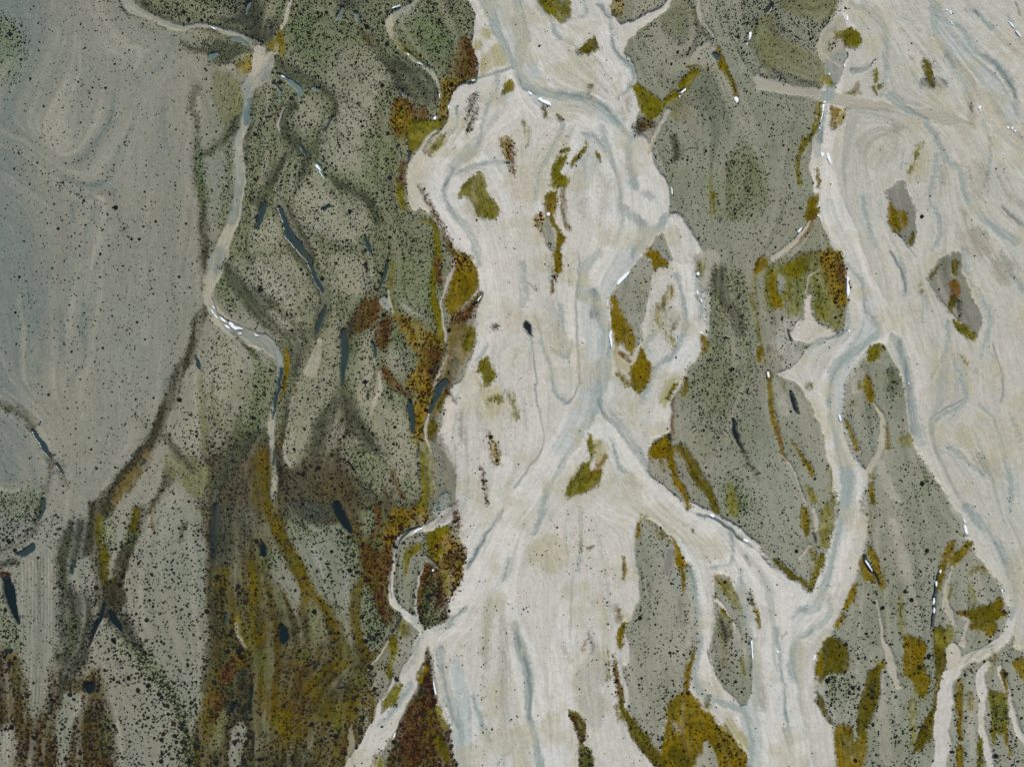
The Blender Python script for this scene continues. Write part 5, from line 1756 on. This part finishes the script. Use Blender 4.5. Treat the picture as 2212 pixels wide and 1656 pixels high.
import bmesh
for tl, txt, lab in ICE:
    p = parse(tl, txt)
    q = spline(p, True, 4)[:, :2]
    nrm = np.roll(q, -1, 0) - np.roll(q, 1, 0)
    nrm = np.stack([nrm[:, 1], -nrm[:, 0]], 1); nrm /= np.linalg.norm(nrm, axis=1, keepdims=True) + 1e-6
    q = q + nrm * R2.uniform(-.55, .55, len(q))[:, None]
    cu, cv = q.mean(0)
    z0 = float(np.min(ground_z(q[:, 0], q[:, 1]))); z1 = float(np.max(ground_z(q[:, 0], q[:, 1])))
    th = .10 if np.ptp(q, axis=0).max() < 8 else .16
    bm = bmesh.new()
    lo = [bm.verts.new((wx(u) - wx(cu), wy(v) - wy(cv), z0 - .03)) for u, v in q]
    hi = [bm.verts.new((wx(u) - wx(cu), wy(v) - wy(cv), z1 + th * R2.uniform(.35, .6))) for u, v in q]
    q2 = q + (np.array([cu, cv]) - q) * .25
    tp = [bm.verts.new((wx(u) - wx(cu), wy(v) - wy(cv), z1 + th * R2.uniform(.85, 1.1))) for u, v in q2]
    n = len(q)
    for k in range(n):
        m = (k + 1) % n
        bm.faces.new((lo[k], lo[m], hi[m], hi[k])); bm.faces.new((hi[k], hi[m], tp[m], tp[k]))
    cap = bm.faces.new(tp)
    bmesh.ops.triangulate(bm, faces=[cap])
    bmesh.ops.recalc_face_normals(bm, faces=bm.faces[:])
    me = bpy.data.meshes.new("ice_patch"); bm.to_mesh(me); bm.free(); me.materials.append(M_ICE)
    o = link("ice_patch", me, None, lab, "ice", "leftover ice along the channels")
    o.location = (wx(cu), wy(cv), 0)

# ------------------------------------------------------------------ marker posts across the plain
M_POST = bpy.data.materials.new("weathered_wood"); M_POST.use_nodes = True
_b = M_POST.node_tree.nodes["Principled BSDF"]; _b.inputs["Roughness"].default_value = .8
_n = M_POST.node_tree.nodes.new("ShaderNodeTexNoise"); _n.inputs["Scale"].default_value = 14
_r = M_POST.node_tree.nodes.new("ShaderNodeValToRGB")
_r.color_ramp.elements[0].color = (.30, .29, .26, 1); _r.color_ramp.elements[1].color = (.62, .60, .54, 1)
M_POST.node_tree.links.new(_n.outputs["Fac"], _r.inputs[0]); M_POST.node_tree.links.new(_r.outputs[0], _b.inputs["Base Color"])
def post_mesh():
    bm = bmesh.new()
    rings = []
    for z, r in ((-.25, .034), (0, .034), (.5, .031), (.98, .028), (1.02, .018)):
        rings.append([bm.verts.new((math.cos(k * math.pi / 4) * r, math.sin(k * math.pi / 4) * r, z)) for k in range(8)])
    for a, b in zip(rings[:-1], rings[1:]):
        for k in range(8):
            bm.faces.new((a[k], a[(k + 1) % 8], b[(k + 1) % 8], b[k]))
    bm.faces.new(rings[-1])
    me = bpy.data.meshes.new("marker_post"); bm.to_mesh(me); bm.free(); me.materials.append(M_POST)
    return me
PM = post_mesh()
for tl, x, y in POSTS:
    u, v = 553.0 * int(tl[0]) + x * .33353, 551.9 * int(tl[1]) + y * .33353
    o = link("marker_post", PM, None, "thin pale wooden marker post in the line across the grey plain", "post",
             "marker posts across the grey plain")
    o.location = (wx(u), wy(v), float(ground_z(u, v)))
    o.rotation_euler = (R2.normal(0, .10), R2.normal(0, .10), R2.uniform(0, 6))
